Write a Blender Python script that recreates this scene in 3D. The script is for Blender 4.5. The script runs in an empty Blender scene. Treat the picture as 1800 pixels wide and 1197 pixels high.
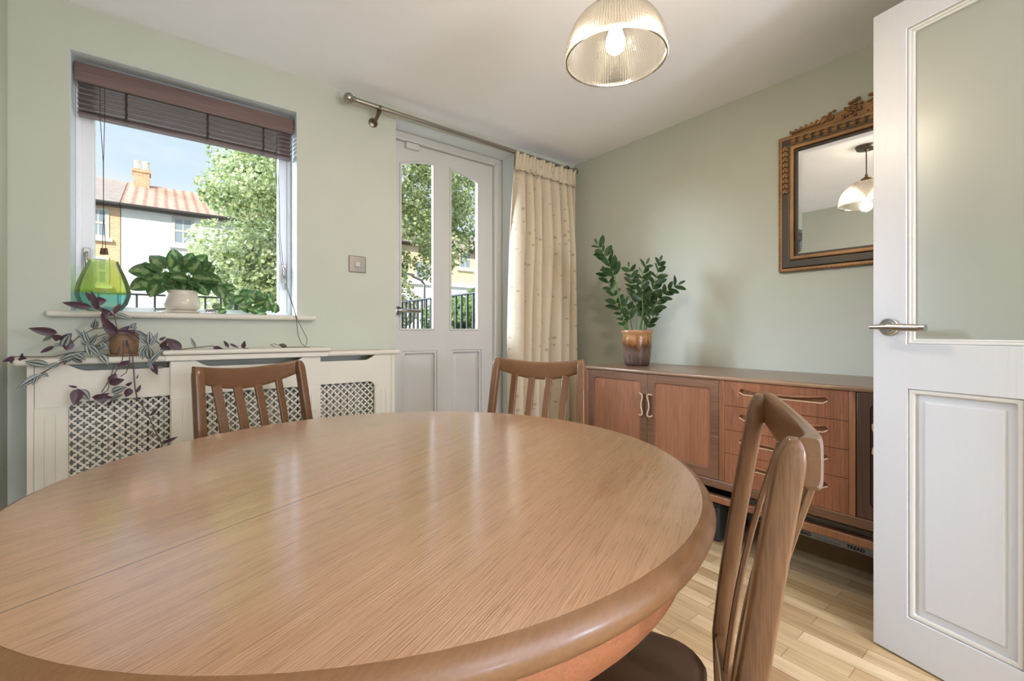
import bpy, math, random
from mathutils import Vector, Matrix
from mathutils.geometry import tessellate_polygon
sc = bpy.context.scene
col = sc.collection
R = math.radians

# ------------------------------------------------------------------ camera
F, TH, Y0, HC = 790.0, 0.6634, 584.5, 0.987
S_, C_ = math.sin(TH), math.cos(TH)
cam_d = bpy.data.cameras.new('camera')
cam = bpy.data.objects.new('camera', cam_d); col.objects.link(cam)
cam.location = (0, 0, HC)
cam.rotation_euler = (math.pi / 2, 0, -TH)
cam_d.sensor_width = 36
cam_d.lens = F / 1800 * 36
cam_d.shift_y = -14.0 / 1800
cam_d.clip_start = 0.02
cam_d.clip_end = 300
sc.camera = cam

# ------------------------------------------------------------------ view, world, sun
sc.view_settings.view_transform = 'Standard'
sc.view_settings.look = 'None'
sc.view_settings.gamma = 1
sc.view_settings.use_curve_mapping = False
sc.view_settings.exposure = 0.8
sc.cycles.use_denoising = True
sc.cycles.max_bounces = 10
sc.cycles.diffuse_bounces = 5
sc.cycles.glossy_bounces = 4
sc.cycles.transmission_bounces = 8
sc.cycles.transparent_max_bounces = 12
sc.cycles.caustics_reflective = False
sc.cycles.caustics_refractive = False
sc.cycles.sample_clamp_indirect = 6

world = bpy.data.worlds.new('sky'); sc.world = world; world.use_nodes = True
wt = world.node_tree; wt.nodes.clear()
def wn(t, **k):
    n = wt.nodes.new(t)
    for a, b in k.items(): setattr(n, a, b)
    return n
w_out = wn('ShaderNodeOutputWorld'); w_bg = wn('ShaderNodeBackground')
w_tc = wn('ShaderNodeTexCoord'); w_sep = wn('ShaderNodeSeparateXYZ')
w_ramp = wn('ShaderNodeValToRGB'); w_noise = wn('ShaderNodeTexNoise'); w_map = wn('ShaderNodeMapping')
w_cr = wn('ShaderNodeValToRGB'); w_mix = wn('ShaderNodeMix', data_type='RGBA')
wt.links.new(w_tc.outputs['Generated'], w_sep.inputs[0])
wt.links.new(w_sep.outputs['Z'], w_ramp.inputs[0])
e = w_ramp.color_ramp.elements
e[0].position = 0.0; e[0].color = (0.84, 0.93, 0.98, 1)
e[1].position = 0.75; e[1].color = (0.46, 0.70, 0.95, 1)
wt.links.new(w_tc.outputs['Generated'], w_map.inputs[0]); w_map.inputs['Scale'].default_value = (1.2, 1.2, 3.2)
wt.links.new(w_map.outputs[0], w_noise.inputs['Vector'])
w_noise.inputs['Scale'].default_value = 2.3; w_noise.inputs['Detail'].default_value = 7; w_noise.inputs['Roughness'].default_value = .6
wt.links.new(w_noise.outputs[0], w_cr.inputs[0])
w_cr.color_ramp.elements[0].position = .42; w_cr.color_ramp.elements[0].color = (0, 0, 0, 1)
w_cr.color_ramp.elements[1].position = .66; w_cr.color_ramp.elements[1].color = (1, 1, 1, 1)
wt.links.new(w_cr.outputs[0], w_mix.inputs['Factor'])
wt.links.new(w_ramp.outputs[0], w_mix.inputs['A']); w_mix.inputs['B'].default_value = (0.93, 0.97, 1.0, 1)
wt.links.new(w_mix.outputs['Result'], w_bg.inputs['Color'])
w_bg.inputs['Strength'].default_value = .60
wt.links.new(w_bg.outputs[0], w_out.inputs[0])

def sun(name, frm, strength, angle, colr):
    l = bpy.data.lights.new(name, 'SUN'); l.energy = strength; l.angle = R(angle); l.color = colr
    o = bpy.data.objects.new(name, l); col.objects.link(o)
    o.rotation_euler = Vector(frm).to_track_quat('Z', 'Y').to_euler()
    return o
sun('sunlight', (-0.55, -0.75, 0.62), 2.8, 1.0, (1.0, .95, .86))        # from over our roof, on the houses opposite
sun('bright_sky_daylight', (-0.66, 0.64, 0.33), 7.0, 30, (.80, .93, 1.18))    # glow of the open sky beyond the window

def area(name, loc, rot, sx, sy, power, colr):
    l = bpy.data.lights.new(name, 'AREA'); l.shape = 'RECTANGLE'; l.size = sx; l.size_y = sy
    l.energy = power; l.color = colr
    o = bpy.data.objects.new(name, l); col.objects.link(o)
    o.location = loc; o.rotation_euler = rot
    return o
# added fill lights, unseen behind the camera, to brighten the room
area('rear_fill_ceiling', (0.7, -2.2, 2.22), (0, 0, 0), 1.8, 1.8, 30, (.86, .95, 1.22))
def bulb(name, loc, power, rad, colr):
    l = bpy.data.lights.new(name, 'POINT'); l.energy = power; l.shadow_soft_size = rad; l.color = colr
    o = bpy.data.objects.new(name, l); col.objects.link(o); o.location = loc
bulb('rear_fill_point', (1.18, -1.45, 1.10), 40, .16, (.88, .96, 1.22))  # invented low fill source, one of a pair
bulb('rear_fill_point', (0.25, -2.6, 1.10), 40, .16, (.88, .96, 1.22))
# added fill light at the unseen rear wall
area('rear_fill_area', (0.6, -3.35, 1.25), (R(90), 0, R(180)), 2.2, 1.7, 62, (.84, .95, 1.2))

# ------------------------------------------------------------------ helpers
def d_(u):
    s = (u - 900) / F
    return (S_ + C_ * s, C_ - S_ * s)
def onX(u, v, x):
    dx, dy = d_(u); D = x / dx; return Vector((x, D * dy, HC - (v - Y0) / F * D))
def onY(u, v, y):
    dx, dy = d_(u); D = y / dy; return Vector((D * dx, y, HC - (v - Y0) / F * D))
def onZ(u, v, z):
    dx, dy = d_(u); D = (HC - z) / ((v - Y0) / F); return Vector((D * dx, D * dy, z))
def onD(u, v, D):
    dx, dy = d_(u); return Vector((D * dx, D * dy, HC - (v - Y0) / F * D))

def lin(c):
    return tuple(((x / 255) / 12.92 if x / 255 <= .04045 else ((x / 255 + .055) / 1.055) ** 2.4) for x in c)

class NT:
    def __init__(s, name):
        s.m = bpy.data.materials.new(name); s.m.use_nodes = True
        s.t = s.m.node_tree; s.t.nodes.clear()
        s.out = s.n('ShaderNodeOutputMaterial')
    def n(s, t, **k):
        x = s.t.nodes.new(t)
        for a, b in k.items(): setattr(x, a, b)
        return x
    def l(s, a, b): s.t.links.new(a, b)
    def bsdf(s, colr=None, rough=.5, metal=0, spec=.5, trans=0, ior=1.45, coat=0, coatr=.1, sheen=0):
        b = s.n('ShaderNodeBsdfPrincipled')
        if colr is not None: b.inputs['Base Color'].default_value = (*colr, 1)
        b.inputs['Roughness'].default_value = rough; b.inputs['Metallic'].default_value = metal
        b.inputs['Specular IOR Level'].default_value = spec; b.inputs['Transmission Weight'].default_value = trans
        b.inputs['IOR'].default_value = ior; b.inputs['Coat Weight'].default_value = coat
        b.inputs['Coat Roughness'].default_value = coatr; b.inputs['Sheen Weight'].default_value = sheen
        s.l(b.outputs[0], s.out.inputs[0]); s.b = b
        return b
    def coord(s, kind='Object', scale=(1, 1, 1), rot=(0, 0, 0), loc=(0, 0, 0)):
        t = s.n('ShaderNodeTexCoord'); m = s.n('ShaderNodeMapping')
        s.l(t.outputs[kind], m.inputs[0]); m.inputs['Scale'].default_value = scale
        m.inputs['Rotation'].default_value = rot; m.inputs['Location'].default_value = loc
        return m.outputs[0]
    def noise(s, vec, scale=5, detail=3, rough=.5, dist=0):
        x = s.n('ShaderNodeTexNoise'); s.l(vec, x.inputs['Vector'])
        x.inputs['Scale'].default_value = scale; x.inputs['Detail'].default_value = detail
        x.inputs['Roughness'].default_value = rough; x.inputs['Distortion'].default_value = dist
        return x.outputs[0]
    def ramp(s, fac, stops):
        x = s.n('ShaderNodeValToRGB'); s.l(fac, x.inputs[0]); els = x.color_ramp.elements
        while len(els) < len(stops): els.new(.5)
        for q, (p, c) in zip(els, stops):
            q.position = p; q.color = (*c, 1) if len(c) == 3 else c
        return x.outputs[0]
    def mix(s, fac, a, b, blend='MIX'):
        x = s.n('ShaderNodeMix', data_type='RGBA', blend_type=blend)
        for i, v in (('Factor', fac), ('A', a), ('B', b)):
            if hasattr(v, 'is_output'): s.l(v, x.inputs[i])
            elif i == 'Factor': x.inputs[i].default_value = v
            else: x.inputs[i].default_value = (*v, 1)
        return x.outputs['Result']
    def math(s, op, a, b=0.0, clamp=False):
        x = s.n('ShaderNodeMath', operation=op, use_clamp=clamp)
        for i, v in ((0, a), (1, b)):
            if hasattr(v, 'is_output'): s.l(v, x.inputs[i])
            else: x.inputs[i].default_value = v
        return x.outputs[0]
    def bump(s, h, strength=.2, dist=.002):
        x = s.n('ShaderNodeBump'); s.l(h, x.inputs['Height']); x.inputs['Strength'].default_value = strength
        x.inputs['Distance'].default_value = dist
        s.l(x.outputs[0], s.b.inputs['Normal'])

def plain(name, c, rough=.5, metal=0, spec=.5, bumpy=0, bscale=60, vary=.04, **k):
    m = NT(name); c = lin(c); m.bsdf(c, rough, metal, spec, **k)
    v = m.coord(scale=(1, 1, 1))
    n = m.noise(v, 6, 3)
    a = tuple(x * (1 - vary) for x in c); b = tuple(min(1, x * (1 + vary)) for x in c)
    m.l(m.ramp(n, [(.3, a), (.7, b)]), m.b.inputs['Base Color'])
    if bumpy: m.bump(m.noise(v, bscale, 4), bumpy, .002)
    return m.m

def wood(name, dark, mid, light, axis='X', sc_=1.0, rough=.4, coat=0, pores=.5, bump=.15, cath=.5, boards=None, seam=None, fine=False, patch=None):
    m = NT(name); m.bsdf(rough=rough, coat=coat, coatr=.15)
    st = {'X': (.09, 1, 1), 'Y': (1, .09, 1), 'Z': (1, 1, .09)}[axis]
    st = tuple(a * sc_ for a in st)
    v = m.coord(scale=st)
    vf = m.coord(scale=tuple(q * (.35 if q < .5 * sc_ else 1) for q in st))
    n1 = m.math('ADD', m.math('MULTIPLY', m.noise(v, 5, 3, .5, .5), .5), m.math('MULTIPLY', m.noise(vf, 34, 5, .65), .5))
    w = m.n('ShaderNodeTexWave', wave_type='BANDS', bands_direction={'X': 'Y', 'Y': 'X', 'Z': 'X'}[axis], wave_profile='SAW')
    m.l(v, w.inputs['Vector']); w.inputs['Scale'].default_value = 5.5; w.inputs['Distortion'].default_value = 9
    w.inputs['Detail'].default_value = 2; w.inputs['Detail Scale'].default_value = .55
    f = m.math('ADD', m.math('MULTIPLY', n1, 1 - cath), m.math('MULTIPLY', w.outputs[0], cath))
    c = m.ramp(f, [(.18, lin(dark)), (.5, lin(mid)), (.85, lin(light))])
    st2 = tuple(a * (b if b < .5 else 1) for a, b in zip(st, tuple(x / sc_ for x in st)))
    v2 = m.coord(scale=tuple((.018 if x < .5 * sc_ else 1) * sc_ for x in st))
    p = m.noise(v2, 190, 2, .6)
    if fine: p = m.noise(m.coord(scale=(.045, 1, 1)), 430, 3, .6)
    pm = m.ramp(p, [(.33 if fine else .42, (1 - pores,) * 3), (.46 if fine else .56, (1, 1, 1))])
    c = m.mix(1.0, c, pm, 'MULTIPLY')
    sep = None
    if boards or seam is not None:
        t = m.n('ShaderNodeTexCoord'); sep = m.n('ShaderNodeSeparateXYZ'); m.l(t.outputs['Object'], sep.inputs[0])
    if patch:
        v5 = m.coord(scale=(1 / patch[2], 1 / patch[3], 0), loc=(-patch[0] / patch[2], -patch[1] / patch[3], 0))
        gr = m.n('ShaderNodeVectorMath', operation='LENGTH'); m.l(v5, gr.inputs[0])
        c = m.mix(m.ramp(m.math('MULTIPLY', m.math('ADD', gr.outputs['Value'], m.math('MULTIPLY', n1, .5)), .75), [(.0, (.4,) * 3), (.8, (.4,) * 3), (1.0, (0,) * 3)]), c, lin(patch[4]))
    if boards:
        q = m.math('FLOOR', m.math('DIVIDE', m.math('ADD', sep.outputs['Y'], 5.0), boards))
        wn_ = m.n('ShaderNodeTexWhiteNoise', noise_dimensions='1D'); m.l(q, wn_.inputs['W'])
        c = m.mix(1.0, c, m.ramp(wn_.outputs['Value'], [(0, (.84, .83, .82)), (1, (1.06, 1.04, 1.02))]), 'MULTIPLY')
    if seam is not None:
        a = m.math('ABSOLUTE', m.math('SUBTRACT', sep.outputs['Y'], seam))
        c = m.mix(1.0, c, m.ramp(m.math('MULTIPLY', a, 100.0), [(.07, (.32, .27, .22)), (.13, (1, 1, 1))]), 'MULTIPLY')
    m.l(c, m.b.inputs['Base Color'])
    if bump: m.bump(p, bump, .0015)
    return m.m

class MB:
    def __init__(s): s.v = []; s.f = []; s.uv = []
    def add(s, vs, fs, uvs=None):
        o = len(s.v); s.v += [tuple(p) for p in vs]; s.f += [tuple(i + o for i in f) for f in fs]
        s.uv += list(uvs) if uvs else [(0, 0)] * len(vs)
        return s
    def box(s, x0, x1, y0, y1, z0, z1):
        x0, x1 = sorted((x0, x1)); y0, y1 = sorted((y0, y1)); z0, z1 = sorted((z0, z1))
        v = [(x0, y0, z0), (x1, y0, z0), (x1, y1, z0), (x0, y1, z0), (x0, y0, z1), (x1, y0, z1), (x1, y1, z1), (x0, y1, z1)]
        return s.add(v, [(0, 3, 2, 1), (4, 5, 6, 7), (0, 1, 5, 4), (1, 2, 6, 5), (2, 3, 7, 6), (3, 0, 4, 7)])
    def tube(s, pts, r, n=10, cap=True, flat=1.0, up=None):
        pts = [Vector(p) for p in pts]; k = len(pts)
        rs = r if isinstance(r, (list, tuple)) else [r] * k
        vs = []; ref = Vector(up) if up else None
        prev = None
        for i, p in enumerate(pts):
            t = (pts[min(i + 1, k - 1)] - pts[max(i - 1, 0)]).normalized()
            a = ref if ref else (prev if prev else (Vector((0, 0, 1)) if abs(t.z) < .9 else Vector((1, 0, 0))))
            x = (a - t * a.dot(t)).normalized(); y = t.cross(x)
            prev = x
            for j in range(n):
                w = 2 * math.pi * j / n
                vs.append(p + x * math.cos(w) * rs[i] * flat + y * math.sin(w) * rs[i])
        fs = [(i * n + j, i * n + (j + 1) % n, (i + 1) * n + (j + 1) % n, (i + 1) * n + j) for i in range(k - 1) for j in range(n)]
        if cap: fs += [tuple(range(n - 1, -1, -1)), tuple(range((k - 1) * n, k * n))]
        return s.add(vs, fs)
    def lathe(s, prof, c=(0, 0, 0), n=48, ax=None, rip=0, ripn=0):
        q = Vector(ax).to_track_quat('Z', 'Y') if ax else None
        vs = []; c = Vector(c)
        for r, z in prof:
            for j in range(n):
                w = 2 * math.pi * j / n
                rr = r + (rip * math.cos(ripn * w) if rip else 0)
                p = Vector((rr * math.cos(w), rr * math.sin(w), z))
                vs.append(c + (q @ p if q else p))
        k = len(prof)
        fs = [(i * n + j, i * n + (j + 1) % n, (i + 1) * n + (j + 1) % n, (i + 1) * n + j) for i in range(k - 1) for j in range(n)]
        if prof[0][0] > 1e-5 and prof[0] != prof[-1]: pass
        return s.add(vs, fs)
    def loft(s, rings, cap=True, closed=True):
        n = len(rings[0]); vs = [p for r in rings for p in r]; k = len(rings)
        m = n if closed else n - 1
        fs = [(i * n + j, i * n + (j + 1) % n, (i + 1) * n + (j + 1) % n, (i + 1) * n + j) for i in range(k - 1) for j in range(m)]
        if cap and closed: fs += [tuple(range(n - 1, -1, -1)), tuple(range((k - 1) * n, k * n))]
        return s.add(vs, fs)
    def plate(s, outer, holes, fn, th, d0=0.0, back=True):
        loops = [outer] + list(holes)
        tri = tessellate_polygon([[Vector((a, b, 0)) for a, b in L] for L in loops])
        flat = [p for L in loops for p in L]; n = len(flat)
        vs = [fn(a, b, d0) for a, b in flat] + [fn(a, b, d0 + th) for a, b in flat]
        fs = []
        for t in tri:
            fs.append(tuple(t))
            if back: fs.append(tuple(i + n for i in reversed(t)))
        o = 0
        for L in loops:
            k = len(L)
            for i in range(k): fs.append((o + i, o + (i + 1) % k, n + o + (i + 1) % k, n + o + i))
            o += k
        return s.add(vs, fs)
    def leaf(s, base, tip, width, nrm, kind='lance', fold=.25, curl=.15, rows=7):
        base = Vector(base); tip = Vector(tip); L = (tip - base).length; t = (tip - base) / max(L, 1e-6)
        nrm = Vector(nrm); nrm = (nrm - t * nrm.dot(t)).normalized(); side = t.cross(nrm)
        vs = []; uv = []
        for i in range(rows + 1):
            a = i / rows
            if kind == 'lance': w = (math.sin(math.pi * a ** .75) ** .85) if 0 < a < 1 else .02
            elif kind == 'oval': w = (math.sin(math.pi * a ** .9) ** .6) if 0 < a < 1 else .05
            else: w = (min(1, (a * 5) ** .45) * (1 - a ** 2.2) ** .75) if a < 1 else .02; w = max(w, .25 if i == 0 else .02)
            p = base + t * (L * a) + nrm * (-curl * L * a * a + curl * L * .4 * a)
            for q in (-1, -.5, 0, .5, 1):
                back = -.16 * L * (abs(q)) if (kind == 'heart' and i == 0) else 0
                vs.append(p + side * (q * w * width / 2) + nrm * (fold * abs(q) * w * width / 2) + t * back); uv.append((.5 + q / 2, a))
        fs = [(i * 5 + j, i * 5 + j + 1, i * 5 + j + 6, i * 5 + j + 5) for i in range(rows) for j in range(4)]
        return s.add(vs, fs, uv)
    def build(s, name, m=None, parent=None, local=False, bevel=0, seg=2, smooth=35, solid=0, subsurf=0, label=None):
        vs = s.v
        if parent is not None and not local:
            root = parent; M = parent.matrix_basis.copy()
            while root.parent: root = root.parent; M = root.matrix_basis @ M
            I = M.inverted(); vs = [I @ Vector(p) for p in vs]
        me = bpy.data.meshes.new(name); me.from_pydata([tuple(p) for p in vs], [], s.f)
        if any(u != (0, 0) for u in s.uv):
            l = me.uv_layers.new(name='UVMap')
            for lp in me.loops: l.data[lp.index].uv = s.uv[lp.vertex_index]
        me.validate()
        import bmesh
        b = bmesh.new(); b.from_mesh(me)
        if not (solid or any(u != (0, 0) for u in s.uv)): bmesh.ops.recalc_face_normals(b, faces=b.faces)
        b.to_mesh(me); b.free()
        if smooth:
            for p in me.polygons: p.use_smooth = True
            me.set_sharp_from_angle(angle=R(smooth))
        o = bpy.data.objects.new(name, me); col.objects.link(o)
        if m: me.materials.append(m)
        if parent is not None: o.parent = parent
        if solid:
            q = o.modifiers.new('thickness', 'SOLIDIFY'); q.thickness = solid; q.offset = 0
        if bevel:
            q = o.modifiers.new('bevel', 'BEVEL'); q.width = bevel; q.segments = seg; q.limit_method = 'ANGLE'; q.angle_limit = R(40)
        if subsurf:
            q = o.modifiers.new('sub', 'SUBSURF'); q.levels = subsurf; q.render_levels = subsurf
        if label: o['label'] = label
        return o

def tag(o, label, cat, group=None, kind=None):
    if label: o['label'] = label
    if cat: o['category'] = cat
    if group: o['group'] = group
    if kind: o['kind'] = kind
    return o
def thing(name, label, cat, loc=(0, 0, 0), rz=0, group=None):
    o = bpy.data.objects.new(name, None); col.objects.link(o)
    o.empty_display_size = .1
    o.location = loc; o.rotation_euler = (0, 0, rz)
    o.matrix_basis = Matrix.Translation(Vector(loc)) @ Matrix.Rotation(rz, 4, 'Z')
    return tag(o, label, cat, group)
def struct(name, mb, m, label=None, **k):
    o = mb.build(name, m, **k); o['kind'] = 'structure'
    if label: o['label'] = label
    return o
def copy_tree(o, parent=None):
    c = o.copy(); col.objects.link(c)
    if parent is not None: c.parent = parent
    for ch in list(o.children): copy_tree(ch, c)
    return c
def rounded(x0, x1, y0, y1, r, n=6, corners=(1, 1, 1, 1)):
    """corner order: bl, br, tr, tl"""
    out = []
    for (cx, cy, a0), c in zip(((x0 + r, y0 + r, 180), (x1 - r, y0 + r, 270), (x1 - r, y1 - r, 0), (x0 + r, y1 - r, 90)), corners):
        if c:
            for i in range(n + 1):
                a = R(a0 + 90 * i / n); out.append((cx + r * math.cos(a), cy + r * math.sin(a)))
        else:
            out.append({180: (x0, y0), 270: (x1, y0), 0: (x1, y1), 90: (x0, y1)}[a0])
    return out
rnd = random.Random(7)

# ------------------------------------------------------------------ materials
def paint(name, c, rough=.85, bumpy=.04):
    return plain(name, c, rough, spec=.3, bumpy=bumpy, bscale=140, vary=.015)
M = {}
M['sage'] = paint('sage_green_paint', (194, 196, 180))
M['ceil'] = paint('white_ceiling_paint', (248, 248, 250))
M['white'] = plain('white_gloss_paint', (203, 200, 192), .38, bumpy=.03, bscale=90, vary=.015)
M['cream'] = plain('cream_satin_paint', (216, 209, 192), .5, bumpy=.03, bscale=80, vary=.02)
M['reveal'] = paint('daylight_tinted_white_paint', (224, 231, 232))  # white paint with the blue of the daylight put into its colour
M['upvc'] = plain('white_window_plastic', (235, 235, 236), .3, vary=.01)
M['chrome'] = plain('polished_chrome', (200, 202, 205), .12, 1, vary=.01)
M['steel'] = plain('brushed_steel', (166, 160, 150), .34, 1, vary=.03)
M['darkmetal'] = plain('pewter_metal', (120, 108, 96), .35, 1, vary=.05)
M['black'] = plain('black_painted_iron', (28, 30, 32), .45)
M['dark'] = plain('dark_void', (24, 23, 21), .9)
M['brass'] = plain('antique_brass', (120, 92, 60), .35, 1)
M['table'] = wood('faded_teak_top', (166, 122, 86), (182, 138, 101), (196, 152, 115), 'X', 1.3, .26, 1.0, .25, .8, .12, boards=.17, seam=-.014, fine=True, patch=(.11, -.43, .13, .026, (158, 108, 76)))
M['tedge'] = wood('teak_edge', (114, 77, 46), (121, 84, 52), (128, 90, 57), 'X', 1.4, .40, .12, .10, .04, 0)
M['tapron'] = wood('teak_apron', (132, 80, 52), (150, 94, 62), (162, 106, 74), 'X', 2, .45, 0, .15, .06, 0)
M['chair'] = wood('oiled_teak_chair', (100, 67, 42), (115, 80, 52), (128, 92, 62), 'Z', 2.6, .28, .25, .25, .06, .12)
M['chairx'] = wood('oiled_teak_rail', (100, 67, 42), (115, 80, 52), (128, 92, 62), 'X', 2.6, .28, .25, .08, .06, .12)
M['sbtop'] = wood('teak_sideboard_top', (120, 92, 70), (146, 114, 88), (164, 134, 106), 'Y', 1.6, .3, .2, .25, .05, .4)
M['sbdoor'] = wood('teak_veneer', (132, 88, 62), (158, 108, 78), (176, 126, 94), 'Z', 2.6, .38, .1, .25, .05, .22)
M['sbdrawer'] = wood('teak_drawer_veneer', (118, 74, 52), (150, 98, 70), (168, 116, 84), 'Z', 3.0, .38, .1, .3, .05, .25)
M['sbframe'] = wood('teak_frame', (96, 66, 48), (124, 90, 68), (140, 106, 82), 'Y', 1.8, .35, .15, .25, .05, .35)
M['sbpost'] = wood('teak_post', (118, 74, 50), (146, 98, 68), (160, 112, 82), 'Z', 1.8, .35, .15, .25, .05, .35)
M['lip'] = plain('pale_teak', (196, 160, 130), .3, vary=.08)  # paler teak tone for the pulls and lower lips
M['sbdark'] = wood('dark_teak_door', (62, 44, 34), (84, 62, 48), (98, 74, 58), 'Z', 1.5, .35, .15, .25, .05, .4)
M['vinyl'] = plain('brown_vinyl', (82, 58, 40), .42, bumpy=.15, bscale=220)
M['blind'] = wood('dark_stained_blind', (88, 68, 62), (112, 90, 84), (132, 110, 102), 'X', 2, .35, .1, .2, .03, .3)
M['plate'] = plain('brushed_switch_metal', (120, 114, 106), .38, 1, vary=.03)
M['cord'] = plain('brown_cord', (62, 52, 46), .8)
M['toggle'] = plain('turned_wood_toggle', (96, 62, 38), .5)
M['glaze_cream'] = plain('cream_glazed_ceramic', (205, 195, 176), .18, vary=.08)
M['soil'] = plain('potting_soil', (48, 36, 28), .95, bumpy=.5, bscale=60, vary=.3)
M['stem'] = plain('green_stem', (96, 122, 64), .5)
M['stemp'] = plain('purple_brown_stem', (92, 78, 66), .55)
M['card'] = plain('brown_cardboard', (120, 96, 68), .85)
M['grey_tape'] = plain('grey_printed_tape', (176, 178, 180), .5)
M['greybox'] = plain('dark_grey_plastic', (52, 54, 52), .5)
M['radiator'] = plain('white_radiator_enamel', (190, 184, 168), .4)

def glass_thin(name, tint=(1, 1, 1), refl=.07, rough=0.0):
    m = NT(name); t = m.n('ShaderNodeBsdfTransparent'); g = m.n('ShaderNodeBsdfGlossy'); x = m.n('ShaderNodeMixShader')
    t.inputs[0].default_value = (*tint, 1); g.inputs['Roughness'].default_value = rough
    x.inputs[0].default_value = refl
    m.l(t.outputs[0], x.inputs[1]); m.l(g.outputs[0], x.inputs[2]); m.l(x.outputs[0], m.out.inputs[0])
    return m.m
M['pane'] = glass_thin('clear_pane', (.985, .995, .99), .004)

# ribbed pendant glass
m = NT('ribbed_glass'); g = m.n('ShaderNodeBsdfGlossy'); g.inputs['Roughness'].default_value = .12
t = m.n('ShaderNodeBsdfTransparent'); t.inputs[0].default_value = (1, .98, .93, 1)
tr = m.n('ShaderNodeBsdfTranslucent'); tr.inputs[0].default_value = (1, .95, .86, 1)
x1 = m.n('ShaderNodeMixShader'); x1.inputs[0].default_value = .16; m.l(t.outputs[0], x1.inputs[1]); m.l(tr.outputs[0], x1.inputs[2])
fr = m.n('ShaderNodeFresnel'); fr.inputs[0].default_value = 1.5
x2 = m.n('ShaderNodeMixShader'); m.l(m.math('ADD', fr.outputs[0], .05, True), x2.inputs[0]); m.l(x1.outputs[0], x2.inputs[1]); m.l(g.outputs[0], x2.inputs[2])
m.l(x2.outputs[0], m.out.inputs[0]); M['ribbed'] = m.m

m = NT('frosted_glass'); tr = m.n('ShaderNodeBsdfDiffuse'); tr.inputs[0].default_value = (.50, .52, .44, 1)
t = m.n('ShaderNodeBsdfRefraction'); t.inputs['Roughness'].default_value = .45; t.inputs['IOR'].default_value = 1.15; t.inputs[0].default_value = (.86, .9, .84, 1)
x1 = m.n('ShaderNodeMixShader'); x1.inputs[0].default_value = .6; m.l(t.outputs[0], x1.inputs[1]); m.l(tr.outputs[0], x1.inputs[2])
g = m.n('ShaderNodeBsdfGlossy'); g.inputs['Roughness'].default_value = .38
x2 = m.n('ShaderNodeMixShader'); x2.inputs[0].default_value = .09; m.l(x1.outputs[0], x2.inputs[1]); m.l(g.outputs[0], x2.inputs[2])
m.l(x2.outputs[0], m.out.inputs[0]); M['frost'] = m.m

m = NT('lamp_bulb_glow'); e_ = m.n('ShaderNodeEmission'); e_.inputs[0].default_value = (1, .86, .62, 1); e_.inputs[1].default_value = 5
m.l(e_.outputs[0], m.out.inputs[0]); M['bulb'] = m.m
m = NT('mirror_silver'); m.bsdf((.93, .94, .93), .01, 1); M['mirror'] = m.m

# white painted timber with a raised grain
m = NT('white_painted_grain'); m.bsdf(lin((198, 198, 199)), .36)
v = m.coord(scale=(1, 1, .03)); m.bump(m.noise(v, 130, 3, .6, .4), .35, .0012); M['doorgrain'] = m.m

# oak strip floor
m = NT('oak_strip_floor'); m.bsdf(rough=.34)
v = m.coord(rot=(0, 0, R(90)))
b = m.n('ShaderNodeTexBrick'); m.l(v, b.inputs['Vector']); b.offset = .37; b.offset_frequency = 2; b.squash = 1
b.inputs['Scale'].default_value = 1; b.inputs['Brick Width'].default_value = .42; b.inputs['Row Height'].default_value = .062
b.inputs['Mortar Size'].default_value = .0007; b.inputs['Bias'].default_value = 0
b.inputs['Color1'].default_value = (0, 0, 0, 1); b.inputs['Color2'].default_value = (1, 1, 1, 1); b.inputs['Mortar'].default_value = (.5, .5, .5, 1)
c1 = m.ramp(b.outputs['Color'], [(0, lin((184, 152, 112))), (.45, lin((208, 180, 138))), (1, lin((230, 206, 166)))])
v2 = m.coord(scale=(1, .07, 1)); n = m.noise(v2, 26, 5, .6, .8)
c2 = m.mix(1, c1, m.ramp(n, [(.3, (.72, .68, .62)), (.62, (1.04, 1.03, 1.0))]), 'MULTIPLY')
v3 = m.coord(scale=(1, .35, 1)); kn = m.noise(v3, 11, 2, .5)
c3 = m.mix(1, c2, m.ramp(kn, [(.24, (.45, .36, .28)), (.31, (1, 1, 1))]), 'MULTIPLY')
c4 = m.mix(b.outputs['Fac'], c3, lin((96, 74, 52)))
m.l(c4, m.b.inputs['Base Color']); M['floor'] = m.m

# curtain cloth with a small leaf motif
m = NT('cream_leaf_curtain'); m.bsdf(rough=.8, sheen=.25)
v = m.coord('UV', scale=(27, 42, 1)); vo = m.n('ShaderNodeTexVoronoi'); m.l(v, vo.inputs['Vector']); vo.inputs['Scale'].default_value = 1; vo.inputs['Randomness'].default_value = .9
v2 = m.coord('UV', scale=(60, 100, 1)); nn = m.noise(v2, 1.2, 2)
f = m.math('ADD', vo.outputs['Distance'], m.math('MULTIPLY', nn, .35))
c = m.ramp(f, [(.30, lin((178, 162, 132))), (.42, lin((214, 197, 168)))])
v4 = m.coord('UV', scale=(22, 30, 1)); w = m.n('ShaderNodeTexWave', wave_type='BANDS', bands_direction='DIAGONAL'); m.l(v4, w.inputs['Vector']); w.inputs['Scale'].default_value = .5; w.inputs['Distortion'].default_value = 12; w.inputs['Detail'].default_value = 1
c = m.mix(m.ramp(w.outputs[0], [(.0, (.10,) * 3), (.03, (0,) * 3)]), c, lin((170, 152, 124)))
m.l(c, m.b.inputs['Base Color'])
sh = m.n('ShaderNodeBsdfTranslucent'); m.l(c, sh.inputs[0]); xx = m.n('ShaderNodeMixShader'); xx.inputs[0].default_value = .1
m.l(m.b.outputs[0], xx.inputs[1]); m.l(sh.outputs[0], xx.inputs[2]); m.l(xx.outputs[0], m.out.inputs[0]); M['curtain'] = m.m

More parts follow.
